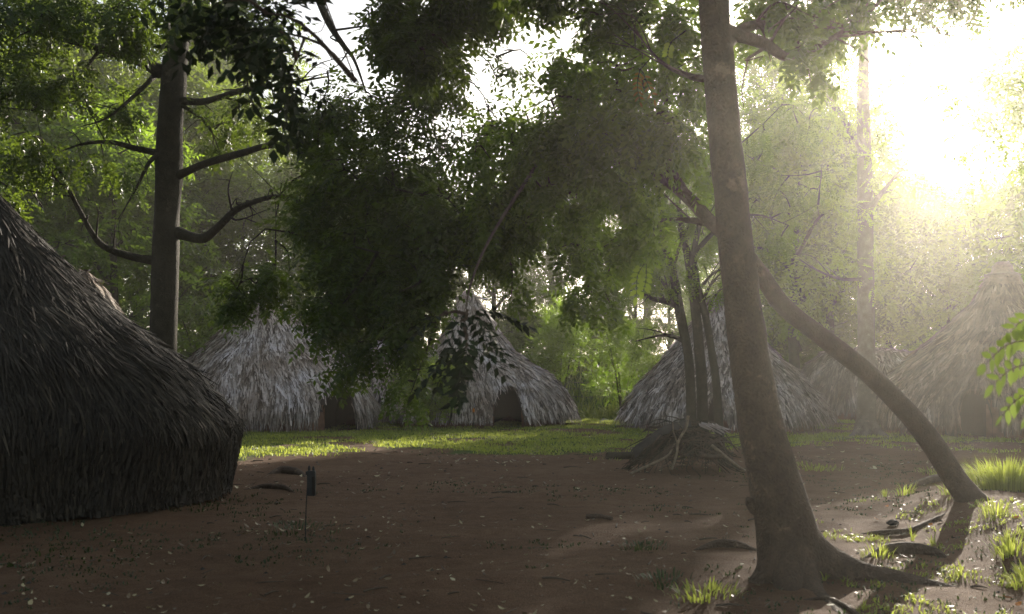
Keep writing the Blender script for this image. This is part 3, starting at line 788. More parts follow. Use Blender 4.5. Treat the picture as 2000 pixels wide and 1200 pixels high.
tree('multi_stem_tree', 'slender tree of three dark stems standing before the middle right hut', t5, [.14, .115, .11, .12, .10, .085, .06, .03], lm5, cl5, 'fine', 'leaf_mid', 'bark_dark', .6, .2, stems=st5, sides=12, rough=.07, seed=61, twig_r=.016)

# pale buttressed tree on the right
d = 28.5
zb0 = zb(1692, d)
t6 = [zb0, P(1692, 815, d), P(1693, 760, d), P(1692, 650, d), P(1691, 540, d), P(1690, 420, d), P(1688, 300, d), P(1686, 180, d), P(1690, 0, d)]
rt6 = [([P(1692, 820, d), zb(1672, 28) + [0, 0, .15], zb(1645, 27.6)], .20, .05), ([P(1692, 820, d), zb(1720, 28) + [0, 0, .15], zb(1745, 27.6)], .20, .05), ([P(1692, 820, d), zb(1690, 27.8) + [0, 0, .1], zb(1688, 27.2)], .2, .05)]
cl6 = [CL(1700, 530, 28, 40, 50, 90), CL(1640, 470, 28.4, 50, 40, 60), CL(1770, 110, 28, 80, 50, 60), CL(1600, 130, 28, 90, 70, 220), CL(1660, 30, 28, 90, 70, 200), CL(1640, 230, 28.5, 80, 80, 260), CL(1600, 350, 28.5, 60, 50, 110), CL(1700, 330, 28, 50, 40, 40), CL(1830, 20, 28, 100, 60, 120), CL(1960, 60, 28, 80, 70, 120), CL(1960, 300, 28, 60, 60, 90), CL(1660, 420, 28, 60, 30, 60), CL(1790, 210, 28, 80, 70, 75), CL(1900, 150, 28, 90, 70, 80), CL(1910, 310, 28, 80, 50, 60), CL(1800, 350, 28, 60, 30, 30)]
tree('pale_tree', 'pale grey trunk with flared foot before the right hand huts', t6, [.42, .28, .25, .24, .235, .22, .2, .17, .1], [([P(1690, 420, d), P(1720, 380, 28), P(1760, 330, 28)], .1, .04), ([P(1688, 300, d), P(1640, 220, 28), P(1600, 150, 28)], .1, .04), ([P(1691, 545, d), P(1640, 545, 27.6), P(1590, 525, 27.4), P(1560, 505, 27.4)], .05, .015)],
     cl6, 'fine', 'leaf_light', 'bark_grey', .6, .2, roots=rt6, sides=16, rough=.06, seed=67, twig_r=.007)

# ------------------------------------------------------------------ the wood behind
def wood_tree(name, h, r, n, kind, leaf, seed, bare=.3, slim=1.0, twr=.015):
    """a full tree of the wood at the origin; copied over the slope behind"""
    global RNG
    RNG = np.random.default_rng(seed)
    rr = random.Random(seed)
    tr = [np.array([0, 0, -.3]), np.array([rr.uniform(-.2, .2), rr.uniform(-.2, .2), h * .3]), np.array([rr.uniform(-.4, .4), 0, h * .6]), np.array([rr.uniform(-.5, .5), 0, h * .93])]
    lm = []; cl = []
    k = 9
    for i in range(k):
        f = bare + (1 - bare) * (i + .5) / k
        a = i * 2.4 + rr.uniform(-.4, .4)
        R = r * (math.sin(math.pi * (.12 + .8 * (f - bare) / (1 - bare))) ** .7) * rr.uniform(.65, 1.0)
        z = h * f
        e = np.array([math.cos(a) * R * .75 * slim, math.sin(a) * R * .75 * slim, z + h * .04])
        lm.append(([np.array([0, 0, z - h * .08]), e * [.5, .5, 1] + [0, 0, -.2], e], .02 * h * (1 - f) * .5 + .03, .02))
        cl.append((e, (R * .62 * slim + .4, R * .62 * slim + .4, h * (1 - bare) * .13 + .35), int(n / k)))
    cl.append((np.array([0, 0, h * .92]), (r * .45, r * .45, h * .1), int(n / k)))
    return tree(name, 'x', tr, [.022 * h, .016 * h, .011 * h, .004 * h], lm, cl, kind, leaf, 'bark_dark', .5, .22, sides=8, rough=.05, seed=seed, twig_r=twr, hang=.25, sub_r=.42, twig_every=2, side_twigs=False)

wa = wood_tree('wood_tree', 12.5, 3.8, 2600, 'far', 'leaf_far', 101, .22)
wb_ = wood_tree('wood_tree', 16.5, 4.4, 3000, 'far', 'leaf_far', 102, .34)
wc = wood_tree('wood_tree', 9.5, 3.6, 2200, 'far', 'leaf_mid', 103, .12)
wd = wood_tree('feathery_tree', 11, 3.9, 1900, 'far', 'leaf_light', 104, .25, twr=.011)
WOOD = 'trees of the wood behind the huts'
wlist = [  # proto, px, depth, scale, label
    (wa, -60, 34, 1.0, 'bushy tree at the left edge beyond the dark hut'),
    (wb_, 120, 40, 1.05, 'tall tree whose crown fills the top left corner'),
    (wc, 215, 33, 1.0, 'low bushy tree just left of the straight brown trunk'),
    (wa, 400, 43, 1.1, 'leafy tree rising behind the silver grey hut, right of the brown trunk'),
    (wa, 270, 50, 1.0, 'tall far tree seen between the upper boughs of the brown trunk'),
    (wc, 470, 44, 1.05, 'round crowned tree directly behind the peak of the silver grey hut'),
    (wa, 590, 50, .88, 'dark tree behind the right end of the silver grey hut'),
    (wc, 700, 47, 1.05, 'dense tree behind the hanging dark boughs left of centre'),
    (wa, 840, 56, .80, 'tree behind the low hidden hut and bush'),
    (wc, 960, 50, .95, 'leafy tree close behind the pointed central hut'),
    (wa, 1080, 58, .90, 'tree above the grassy bank right of the central hut'),
    (wc, 1195, 54, .42, 'round tree at the top of the grassy bank beside the wires'),
    (wc, 1310, 62, .75, 'low tree beyond the three dark stems'),
    (wa, 1535, 50, 1.05, 'tree behind the peak of the brownish hut'),
    (wb_, 1530, 52, 1.1, 'tall hazy tree right of the near trunk'),
    (wa, 1615, 44, 1.0, 'low hazy tree above the long low hut'),
    (wd, 1735, 50, .80, 'pale feathery tree behind the flared grey trunk'),
    (wd, 1850, 44, .58, 'thin leaved low tree left of the banded peak'),
    (wa, 2010, 48, .85, 'pale hazy tree behind the hut at the right edge'),
    (wb_, 1640, 78, 1.0, 'farthest hazy tree right of the near trunk, above the long hut'),
    (wd, 2130, 41, 1.40, 'thin leaved tree in the glare at the top right corner'),
    (wd, 1560, 41, 1.1, 'thin leaved tree just right of the near trunk in the glow'),
    (wc, 1535, 58, .9, 'low dense tree glimpsed past the right side of the near trunk'),
    (wc, 1700, 56, 1.0, 'low dense tree behind the middle of the long low hut'),
    (wc, 1870, 58, 1.0, 'low dense tree behind the gap left of the right edge hut'),
    (wa, 1930, 75, 1.0, 'pale far tree in the glare over the right edge hut'),
    (wa, 1790, 70, 1.0, 'pale far tree in the glare left of the right edge hut'),
    (wb_, 1170, 92, 1.0, 'farthest tree glimpsed above the bright bushes, nearest the central hut'),
    (wb_, 1262, 88, 1.15, 'farthest tree glimpsed above the bright bushes, left of the three dark stems'),
    (wa, 1345, 90, 1.3, 'farthest tree seen right behind the three dark stems'),
    (wc, 1238, 60, .78, 'low tree behind the bright bushes, just right of the wires'),
    (wb_, 1405, 84, .7, 'farthest low tree glimpsed between the near trunk and the three dark stems'),
    (wb_, 205, 46, 1.0, 'tall tree left of the brown trunk behind its upper boughs'),
    (wb_, 420, 56, 1.15, 'tall far tree right of the brown trunk, reaching the top of the photo'),
    (wc, 20, 48, 1.3, 'tall far tree over the banded peak of the far left hut'),
]
used = set()
for pr, px, dd, sc, lb in wlist:
    loc = (X(px, dd), dd, float(gz(X(px, dd), dd)) - .1)
    rz = (px * 1.7) % 6.28
    if pr.name not in used:
        used.add(pr.name); pr.location = loc; pr.rotation_euler = (0, 0, rz); pr.scale = (sc,) * 3; pr['label'] = lb; pr['group'] = WOOD
    else:
        copy_tree(pr, loc, rz, sc, lb, WOOD)
RNG = np.random.default_rng(500)

# shrubs
def shrub(name, label, base, h, r, n, leaf='leaf_mid', kind='shrub', tint=.5, group=None, seed=1, hang=-.3, stems=7):
    base = np.array(base, float)
    root = thing(name, label, 'bush', base, group)
    sb = MB(); nodes = []
    rr = random.Random(seed)
    for i in range(stems):
        a = rr.uniform(0, 6.28); q = rr.uniform(.2, .75)
        c = tube(sb, [base + [0, 0, -.05], base + [math.cos(a) * r * q * .4, math.sin(a) * r * q * .4, h * .45], base + [math.cos(a) * r * q, math.sin(a) * r * q, h * rr.uniform(.7, .98)]], [.03, .018, .006], 6, 9, .05)
        nodes += list(c[3:])
    sb.build('stem', M['bark_dark'], root)
    cb = MB()
    cl = []
    for i in range(6):
        a = i * 1.05 + rr.uniform(-.3, .3); z = h * rr.uniform(.3, .85)
        cl.append((base + [math.cos(a) * r * .5, math.sin(a) * r * .5, z], (r * .5, r * .5, h * .25), n // 7))
    cl.append((base + [0, 0, h * .85], (r * .4, r * .4, h * .18), n // 7))
    foliage(cb, cl, kind, .42, tint, .2, nodes, .006, hang, 0, 1, 2)
    cb.build('foliage', [M[leaf], M['bark_dark']], root)
    return root
shrub('leafy_bush', 'fresh green bush growing against the left side of the central hut', zb(835, 32.5), 2.3, 1.15, 1500, 'leaf_light', 'near', .45, seed=3)
shrub('leafy_bush', 'light green hanging bush at the right shoulder of the central hut', zb(1092, 39.5), 4.5, 1.4, 2000, 'leaf_mid', 'fine', .75, seed=4)
shrub('leafy_bush', 'bright yellow green bush left of the brownish hut by the wires', zb(1215, 41), 3.9, 1.6, 1700, 'leaf_mid', 'fine', .85, seed=5)
s0 = shrub('undergrowth_bush', 'dark bush in the gap behind the silver grey hut', zb(400, 40), 3.0, 2.0, 900, 'leaf_far', 'far', .35, 'dark undergrowth along the edge of the wood', seed=6)
for px, dd, sc, lb in [(150, 36, 1.1, 'dark bush below the far banded peak on the left'), (600, 42, 1.2, 'dark bush behind the doorway of the silver grey hut'), (760, 44, 1.0, 'dark bush behind the low hidden hut'),
                       (1030, 52, 1.1, 'dark bush behind the right shoulder of the central hut'), (1130, 54, 1.0, 'dark bush at the head of the grassy bank, left of the pair'), (1190, 55, .9, 'dark bush at the head of the grassy bank, right of the pair'), (1300, 48, .6, 'dark bush between the wires and the brownish hut'),
                       (1500, 44, 1.0, 'dark bush seen between the near trunk and the leaning trunk'), (1580, 50, 1.2, 'hazy bush over the left end of the long low hut'), (1770, 52, 1.1, 'hazy bush over the right end of the long low hut'), (1840, 46, .9, 'hazy bush in the dip left of the right edge hut')]:
    copy_tree(s0, zb(px, dd), px * .7 % 6, sc, lb)

# agave like rosettes on the bank
def rosette(label, base, n, L, w):
    root = thing('spiky_plant', label, 'plant', base, 'spiky plants on the grassy bank')
    mb = MB(); base = np.array(base, float)
    for i in range(n):
        a = RNG.uniform(0, 6.28); el = RNG.uniform(.35, 1.2); l = L * RNG.uniform(.7, 1.1)
        dv = np.array([math.cos(a) * math.cos(el), math.sin(a) * math.cos(el), math.sin(el)])
        s = np.array([-math.sin(a), math.cos(a), 0]) * w
        c = [base + dv * l * t + np.array([0, 0, -l * .5 * t * t]) for t in (0, .35, .7, 1)]
        ws = [.7, 1, .7, .05]
        V = np.array([q for p_, k in zip(c, ws) for q in (p_ - s * k, p_ + s * k)])
        mb.add(V, [[0, 1, 3, 2], [2, 3, 5, 4], [4, 5, 7, 6]], RNG.uniform(.35, .8))
    mb.build('leaves', M['grass'], root)
rosette('spiky long leaved plant at the foot of the bank nearest the central hut', zb(1150, 41.5), 30, 1.5, .05)
rosette('spiky fan of long leaves on the bank beside the brownish hut', zb(1192, 42.5), 26, 1.6, .05)
rosette('small spiky plant higher up the grassy bank', zb(1215, 46), 22, 1.1, .05)

# wires strung across the bank
def wire_fence():
    root = thing('wire_fence', 'slack rusty wires on thin posts strung across the grassy bank', 'fence', zb(1230, 46))
    posts = [X(1085, 46), X(1235, 46), X(1345, 46)]
    for x in posts:
        z = float(gz(x, 46)); mb = MB(); tube(mb, [(x, 46, z - .1), (x + .03, 46, z + .8), (x, 46, z + 1.35)], [.05, .045, .04], 7, 7, .1); mb.build('post', M['stick'], root)
    for h in (.55, .9, 1.2):
        mb = MB(); pts = []
        for a, b in zip(posts[:-1], posts[1:]):
            for t in (0, .5): pts.append((a + (b - a) * t, 45.95, float(gz(a + (b - a) * t, 46)) + h - (.06 if t else 0)))
        pts.append((posts[-1], 45.95, float(gz(posts[-1], 46)) + h))
        tube(mb, pts, [.011, .011], 5, 20); mb.build('wire', M['wire'], root)
wire_fence()

# ------------------------------------------------------------------ turf, tufts and litter
def turf():
    mb = MB()
    n = 230000
    y = RNG.uniform(17, 44, n); x = (RNG.uniform(-250, 2250, n) - 1000) / FX * y
    a = turf_amount(x, y) + .9 * (fbm(x * 1.1, y * 1.1, 41) - .47)
    k = a > .40 + RNG.uniform(-.16, .16, n)
    x, y = x[k], y[k]; n = len(x)
    pos = np.stack([x, y, gz(x, y) - .01], -1)
    blades(mb, pos, RNG.uniform(.03, .11, n), RNG.uniform(.012, .03, n), RNG.uniform(.2, .9, n), np.clip(RNG.normal(.62, .22, n) + .5 * (fbm(x * .8, y * .8, 77) - .47), 0, 1))
    n = 16000                                                    # taller growth on the bank
    y = RNG.uniform(41, 60, n); x = (RNG.uniform(300, 2000, n) - 1000) / FX * y
    pos = np.stack([x, y, gz(x, y) - .01], -1)
    blades(mb, pos, RNG.uniform(.2, .7, n), RNG.uniform(.02, .05, n), RNG.uniform(.2, .9, n), np.clip(RNG.normal(.5, .2, n), 0, 1))
    o = mb.build('turf_grass', M['grass']); o['kind'] = 'stuff'; o['label'] = 'short patchy green grass in front of the huts'; o['category'] = 'grass'
turf()

def pebbles():
    mb = MB(); n = 420
    y = 5.2 + 20 * RNG.uniform(0, 1, n) ** 1.3; x = (RNG.uniform(-50, 2050, n) - 1000) / FX * y
    base = np.array([[1, 0, 0], [.3, .9, 0], [-.8, .6, 0], [-.8, -.6, 0], [.3, -.9, 0], [.1, .1, .6]])
    for i in range(n):
        r = RNG.uniform(.006, .022) * (1 + y[i] / 25); a = RNG.uniform(0, 6.28)
        R = np.array([[math.cos(a), -math.sin(a), 0], [math.sin(a), math.cos(a), 0], [0, 0, 1]])
        V = (base * RNG.uniform(.7, 1.3, (6, 3)) * r) @ R.T + [x[i], y[i], float(gz(x[i], y[i])) - .002]
        mb.add(V, [[0, 1, 5], [1, 2, 5], [2, 3, 5], [3, 4, 5], [4, 0, 5]], .5)
    o = mb.build('gravel', M['slab']); o['kind'] = 'stuff'; o['label'] = 'small pebbles and clods strewn over the earth'; o['category'] = 'gravel'
pebbles()

def sparse_weeds():
    """small scattered seedlings on the bare earth"""
    mb = MB()
    n = 7000
    y = 5 + 21 * RNG.uniform(0, 1, n) ** 1.0; x = (RNG.uniform(-100, 2100, n) - 1000) / FX * y
    a = fbm(x * .55 + 3, y * .55, 51) + .12 * sst(-1.5, -3.0, x) * sst(16, 9, y) + .10 * sst(2.5, 4, x) + .10 * sst(1.2, 2.2, x) * sst(9.5, 7.5, y)
    k = a > .63
    x, y = x[k], y[k]; n = len(x)
    m = 6
    px = np.repeat(x, m) + RNG.normal(0, .03, n * m); py = np.repeat(y, m) + RNG.normal(0, .03, n * m)
    pos = np.stack([px, py, gz(px, py) - .005], -1)
    blades(mb, pos, RNG.uniform(.012, .045, n * m), RNG.uniform(.006, .018, n * m), RNG.uniform(.3, 1.1, n * m), np.clip(RNG.normal(.15, .2, n * m), 0, 1))
    o = mb.build('ground_weeds', M['grass_dim']); o['kind'] = 'stuff'; o['label'] = 'tiny weeds sprouting on the bare earth'; o['category'] = 'weeds'
sparse_weeds()

def bank_weeds():
    mb = MB(); n = 2600
    y = RNG.uniform(5.4, 13, n); x = (RNG.uniform(1600, 2060, n) - 1000) / FX * y
    a = fbm(x * 1.5, y * 1.5, 91) + .16 * sst(2.2, 4.6, x)
    k = a > .61; x, y = x[k], y[k]; n = len(x); m = 4
    px = np.repeat(x, m) + RNG.normal(0, .025, n * m); py = np.repeat(y, m) + RNG.normal(0, .025, n * m)
    pos = np.stack([px, py, gz(px, py) - .005], -1)
    blades(mb, pos, RNG.uniform(.015, .065, n * m), RNG.uniform(.006, .014, n * m), RNG.uniform(.3, 1.2, n * m), np.clip(RNG.normal(.4, .3, n * m), 0, 1))
    o = mb.build('bank_weeds', M['grass']); o['kind'] = 'stuff'; o['label'] = 'low mixed weeds on the sunlit earth at the right'; o['category'] = 'weeds'
bank_weeds()

def litter():
    mb = MB()
    n = 9000
    y = 5 + 30 * RNG.uniform(0, 1, n) ** 1.15; x = (RNG.uniform(-50, 2050, n) - 1000) / FX * y
    w = fbm(x * .4, y * .4, 61)
    w2_ = fbm(x * 1.4 + 8, y * 1.4, 63); k = RNG.uniform(0, 1, n) < .12 + 2.2 * np.maximum(0, w - .42) + 2.4 * np.maximum(0, w2_ - .5)
    x, y = x[k], y[k]; n = len(x)
    L = RNG.uniform(.025, .075, n) * np.clip(y / 11, 1, 1.7); W = L * RNG.uniform(.28, .5, n)
    a = RNG.uniform(0, 6.28, n)
    c = np.stack([x, y, gz(x, y) + .006], -1)
    u = np.stack([np.cos(a), np.sin(a), RNG.normal(0, .25, n)], -1) * (L / 2)[:, None]
    v = np.stack([-np.sin(a), np.cos(a), RNG.normal(0, .35, n)], -1) * (W / 2)[:, None]
    up = np.array([0, 0, 1]) * (L * RNG.uniform(.0, .22, n))[:, None]
    q = np.abs(u[:, 2]) + np.abs(v[:, 2]); c[:, 2] += q
    V = np.stack([c - u + up, c - u * .3 + v, c + u * .4 + v * .8, c + u + up, c + u * .4 - v * .8, c - u * .3 - v], 1)
    i = np.arange(n)[:, None] * 6
    f = np.concatenate([i + np.array([0, 5, 2, 1]), i + np.array([5, 4, 3, 2])])
    mb.add(V.reshape(-1, 3), f, np.tile(np.clip(RNG.beta(1.3, 2.2, n), 0, 1), 2))
    o = mb.build('leaf_litter', M['litter']); o['kind'] = 'stuff'; o['label'] = 'small dry leaves scattered over the earth'; o['category'] = 'fallen leaves'
    mb = MB()
    n = 330
    y = 5.5 + 24 * RNG.uniform(0, 1, n) ** 1.2; x = (RNG.uniform(-50, 2050, n) - 1000) / FX * y
    for i in range(n):
        L = RNG.uniform(.05, .30); a = RNG.uniform(-1.6, 1.6); r = RNG.uniform(.002, .006) * (1 + y[i] / 18)
        p = np.array([x[i], y[i], float(gz(x[i], y[i])) + r])
        dv = np.array([math.cos(a), math.sin(a), 0]) * L
        tube(mb, [p - dv / 2, p + [0, RNG.normal(0, L * .08), r], p + dv / 2], [r, r, r * .5], 4, 5)
    o = mb.build('twig_litter', M['stick']); o['kind'] = 'stuff'; o['label'] = 'short dead twigs scattered over the earth'; o['category'] = 'twigs'
litter()

def tuft(label, base, n, h, spread, tint, w=.011, group='grass tufts by the right foreground roots', cat='grass tuft', lean=(.25, .95)):
    base = np.array(base, float)
    mb = MB()
    a = RNG.uniform(0, 6.28, n); r = spread * RNG.uniform(0, 1, n) ** .6
    x = base[0] + np.cos(a) * r; y = base[1] + np.sin(a) * r
    pos = np.stack([x, y, gz(x, y) - .01], -1)
    hh = h * RNG.uniform(.45, 1.1, n)
    ln = RNG.uniform(*lean, n)
    dirx = np.cos(a); diry = np.sin(a)
    side = np.stack([-diry, dirx, np.zeros(n)], -1) * (w * RNG.uniform(.6, 1.3, n) / 2)[:, None]
    out = np.stack([dirx, diry, np.zeros(n)], -1); up = np.array([0, 0, 1.0])
    P_ = []
    for t, k in ((0, .8), (.4, 1), (.75, .8), (1.0, .08)):
        c = pos + out * (ln * hh * t * t * .8)[:, None] + up * (hh * (t - .42 * ln * t * t))[:, None]
        P_ += [c - side * k, c + side * k]
    V = np.stack(P_, 1); i = np.arange(n)[:, None] * 8
    f = np.concatenate([i + np.array(q) for q in ([0, 1, 3, 2], [2, 3, 5, 4], [4, 5, 7, 6])])
    V = V - base
    mb.add(V.reshape(-1, 3), f, np.tile(np.clip(RNG.normal(tint - .05, .28, n), 0, 1), 3))
    o = mb.build('grass_tuft', M['grass' if tint > .42 else 'grass_dim']); o.location = tuple(base)
    return tag(o, label, cat, group, 'stuff' if spread >= .25 else None)
tuft('broad tall bright grass clump on the bank at the right edge', G(1968, 985), 1300, .55, .50, .75)
tuft('thick grass clump behind the foot of the leaning trunk', G(2030, 960), 800, .52, .45, .7)
tuft('long bladed tuft just left of the leaning trunk foot', G(1862, 1005), 60, .26, .16, .6)
tuft('pair of arching grass sprouts on the earth left of the leaning trunk', G(1765, 985), 34, .22, .14, .6)
tuft('small sprout of grass left of the arching pair', G(1728, 975), 26, .16, .05, .55)
tuft('long grass tuft below the bank at the right edge', G(1975, 1105), 80, .26, .17, .65)
tuft('grass tuft right under the leaning trunk foot', G(1945, 1050), 70, .20, .16, .65)
tuft('grass tuft in the bottom right corner', G(2010, 1150), 70, .22, .18, .65)
tuft('low grass growing above the long root of the near trunk', G(1715, 1095), 50, .16, .15, .5)
tuft('thin single sprout standing on the lit earth', G(1782, 1060), 9, .19, .015, .6)
tuft('sparse sprout right of the thin single one', G(1822, 1066), 14, .14, .02, .6)
tuft('dim tuft in the shade right of the long root', G(1880, 1130), 26, .16, .12, .5)
tuft('bright low weeds at the bottom left of the near trunk', G(1375, 1165), 90, .13, .28, .65, .014)
tuft('dark weeds at the near trunk left foot', G(1300, 1140), 70, .10, .25, .4, .014)
tuft('mossy mound of grass on the bare earth left of the near trunk', G(1255, 1075), 130, .08, .26, .4, .012)
tuft('tiny sprout between the near trunk roots', G(1610, 1140), 9, .13, .015, .6)
tuft('dark weeds growing along the foot of the near hut', G(150, 1060), 200, .07, 1.3, .25, .018)
tuft('dark weeds at the right corner of the near hut', G(400, 985), 120, .08, .7, .25, .014)
tuft('dim weeds around the thin stake', G(585, 1035), 160, .09, .5, .4, .012)
tuft('grass patch by the corner of the brush pile', G(1590, 915), 160, .12, .6, .45, .014)
tuft('grass on the rise behind the leaning trunk foot', G(1845, 925), 140, .14, .5, .5, .012)

for px, py, lb in [(1733, 1001, 'orange fallen leaf near the arching grass sprouts'), (1712, 1021, 'orange fallen leaf left of the small dark stone'), (1818, 1041, 'orange fallen leaf by the thin sprouts'), (1968, 1172, 'large orange fallen leaf in the lower right corner'), (1985, 1064, 'orange fallen leaf at the right edge on the bank'), (1990, 1188, 'amber fallen leaf below the large orange one')]:
    p = G(px, py, .02); mb = MB()
    a = RNG.uniform(0, 3); L = .075; u = np.array([math.cos(a), math.sin(a), .1]) * L / 2; v = np.array([-math.sin(a), math.cos(a), .5]) * L * .25
    pts = np.array([-u, -u * .4 + v, u * .4 + v * .9, u + [0, 0, .012], u * .4 - v * .5, -u * .4 - v * .5])
    mb.add(pts, [[0, 5, 2, 1], [5, 4, 3, 2]], .5)
    o = mb.build('fallen_leaf', M['orange_leaf']); o.location = tuple(p)
    tag(o, lb, 'leaf', 'orange fallen leaves on the lit ground')

# roots and logs lying on the earth
def log(name, label, cat, pts, rad, m='bark', rough=.15, seed=1, sides=12):
    mb = MB(); pts = np.array(pts, float); base = pts[0].copy()
    tube(mb, pts - base, rad, sides, (len(pts) - 1) * 6 + 1, rough, .5, 0, seed)
    o = mb.build(name, M[m]); o.location = tuple(base)
    return tag(o, label, cat)
log('surface_root', 'humped dark root breaking the lit earth above the long root', 'root', [G(1685, 1098, -.03), G(1725, 1088, .02), G(1775, 1086, .035), G(1825, 1088, .02), G(1850, 1092, -.04)], [.03, .06, .065, .05, .03], seed=2)
log('surface_root', 'thin curved root below the arching grass sprouts', 'root', [G(1680, 1040, -.02), G(1720, 1046, .02), G(1775, 1044, .02), G(1810, 1036, .02), G(1850, 1028, -.02)], [.02, .03, .03, .03, .02], seed=3)
log('surface_root', 'dark root ridge behind the arching grass sprouts', 'root', [G(1755, 960, -.02), G(1790, 948, .03), G(1830, 940, .05), G(1860, 938, -.03)], [.03, .05, .07, .04], seed=4)
log('surface_root', 'low root hump left of the near trunk foot', 'root', [G(1350, 1082, -.03), G(1400, 1076, .02), G(1440, 1078, .02), G(1480, 1084, -.02)], [.02, .045, .045, .03], seed=6)
log('surface_root', 'forked root snaking along the bottom edge', 'root', [G(1570, 1172, -.01), G(1610, 1172, .01), G(1650, 1185, .01), G(1690, 1215, .0)], [.015, .02, .02, .02], seed=7)
log('surface_root', 'broad dark hump of root on the earth beside the near hut', 'root', [G(520, 926, -.05), G(550, 922, .02), G(580, 924, .02), G(602, 932, -.06)], [.04, .10, .09, .03], seed=8)
log('surface_root', 'lower dark root between the near hut and the stake', 'root', [G(470, 955, -.04), G(515, 952, .01), G(555, 956, .01), G(580, 960, -.04)], [.03, .055, .05, .02], seed=9)
log('log', 'short dark stick of wood lying on the bare earth in the middle', 'log', [G(1145, 1011, .02), G(1170, 1011, .02), G(1195, 1015, .02)], [.03, .03, .02], seed=10)
log('log', 'blackened log poking out from the left of the brush pile', 'log', [G(1186, 897, .07), G(1230, 895, .08), G(1290, 893, .12)], [.075, .08, .08], 'bark_dark', seed=11)
def stone(label, p, r, m='stone', s=1):
    bpy_v = []
    n, k = 9, 12
    mb = MB(); V = []
    for i in range(n):
        ph = math.pi * i / (n - 1)
        for j in range(k):
            th = 2 * math.pi * j / k
            q = 1 + .5 * (float(fbm(math.cos(th) * 1.2 + s * 3, math.sin(th) * 1.2 + ph * 1.5, s)) - .45)
            V.append([math.sin(ph) * math.cos(th) * r * q * 1.4, math.sin(ph) * math.sin(th) * r * q, math.cos(ph) * r * .7 * q])
    idx = np.arange(n * k).reshape(n, k); a = idx[:-1]; b = idx[1:]
    mb.add(V, np.stack([a, b, np.roll(b, -1, 1), np.roll(a, -1, 1)], -1).reshape(-1, 4), .5, 0, True)
    o = mb.build('stone', M[m]); o.location = tuple(p); tag(o, label, 'stone')
stone('pale stone in the grass left of the green bush', G(768, 823, .08), .17, s=2)
stone('small dark stone on the lit earth by the thin root', G(1743, 1030, .03), .045, 'slab', 3)
stone('flat pale stone in the grass between two huts', G(1180, 822, .02), .13, s=5)

# ------------------------------------------------------------------ brush pile
def brush_pile():
    d = 17.0
    base = G(1345, 925)
    root = thing('brush_pile', 'heap of cut branches piled at the left of the near trunk', 'brush pile', base)
    mb = MB()
    c0 = np.array([base[0], 17.6, 0.0])
    def dome(u, v): return .72 * max(0.0, 1 - (u * u * .95 + v * v * .8)) ** .75
    for i in range(380):
        a = RNG.uniform(0, 6.28); r0 = RNG.uniform(0, .55); r1 = r0 + RNG.uniform(.35, .85); b = a + RNG.normal(0, .5)
        k = RNG.uniform(.4, 1.1); lift = RNG.uniform(0, .13) * (RNG.uniform() < .4)
        pts = []
        for t in (0, .35, .7, 1):
            r = r0 + (r1 - r0) * t; q = a + (b - a) * t
            u, v = math.cos(q) * r, math.sin(q) * r
            pts.append(c0 + [u * .95 + RNG.normal(0, .03), v * .75, max(.015, dome(u, v) * k + lift * (1 + 2 * t) + RNG.normal(0, .02))])
        r = RNG.uniform(.008, .022)
        tube(mb, pts, [r, r * .9, r * .4], 5, 9, 0, .5, i % 2)
    o = mb.build('heap', [M['stick'], M['bark_dark']], root); o['kind'] = 'stuff'
    fr = 16.55
    def B(pts, r0, r1, m='stick'):
        mb = MB(); tube(mb, [P(*q) for q in pts], [r0, (r0 + r1) / 2, r1], 7, 16, .12); mb.build('branch', M[m], root)
    B([(1344, 812, fr), (1340, 835, fr), (1325, 862, fr), (1322, 885, fr), (1312, 918, fr)], .026, .018, 'stick_pale')
    B([(1323, 866, fr), (1316, 845, fr), (1314, 825, fr)], .014, .008, 'stick_pale')
    B([(1230, 926, 16.6), (1270, 908, fr), (1303, 891, fr), (1318, 868, 16.7)], .022, .014, 'stick_pale')
    B([(1322, 884, fr), (1345, 895, fr), (1355, 915, fr), (1368, 930, fr)], .012, .007)
    B([(1300, 895, fr), (1304, 910, fr), (1312, 929, fr)], .010, .007)
    B([(1390, 870, fr), (1415, 890, fr), (1440, 910, 16.5), (1460, 922, 16.5)], .026, .02, 'stick_pale')
    B([(1365, 888, fr), (1390, 893, fr), (1410, 892, fr)], .045, .04)
    B([(1390, 840, 16.8), (1378, 860, 16.8), (1372, 882, 16.7)], .012, .008)
    B([(1290, 850, 16.8), (1275, 870, 16.7), (1268, 900, 16.7)], .012, .008)
    for k in range(9):
        x = 1270 + k * 14
        B([(x, 905 - (k % 3) * 9, 16.6), (x + 40, 872 - (k % 4) * 5, 16.7), (x + 95, 850 + (k % 3) * 6, 17)], .012, .006)
brush_pile()
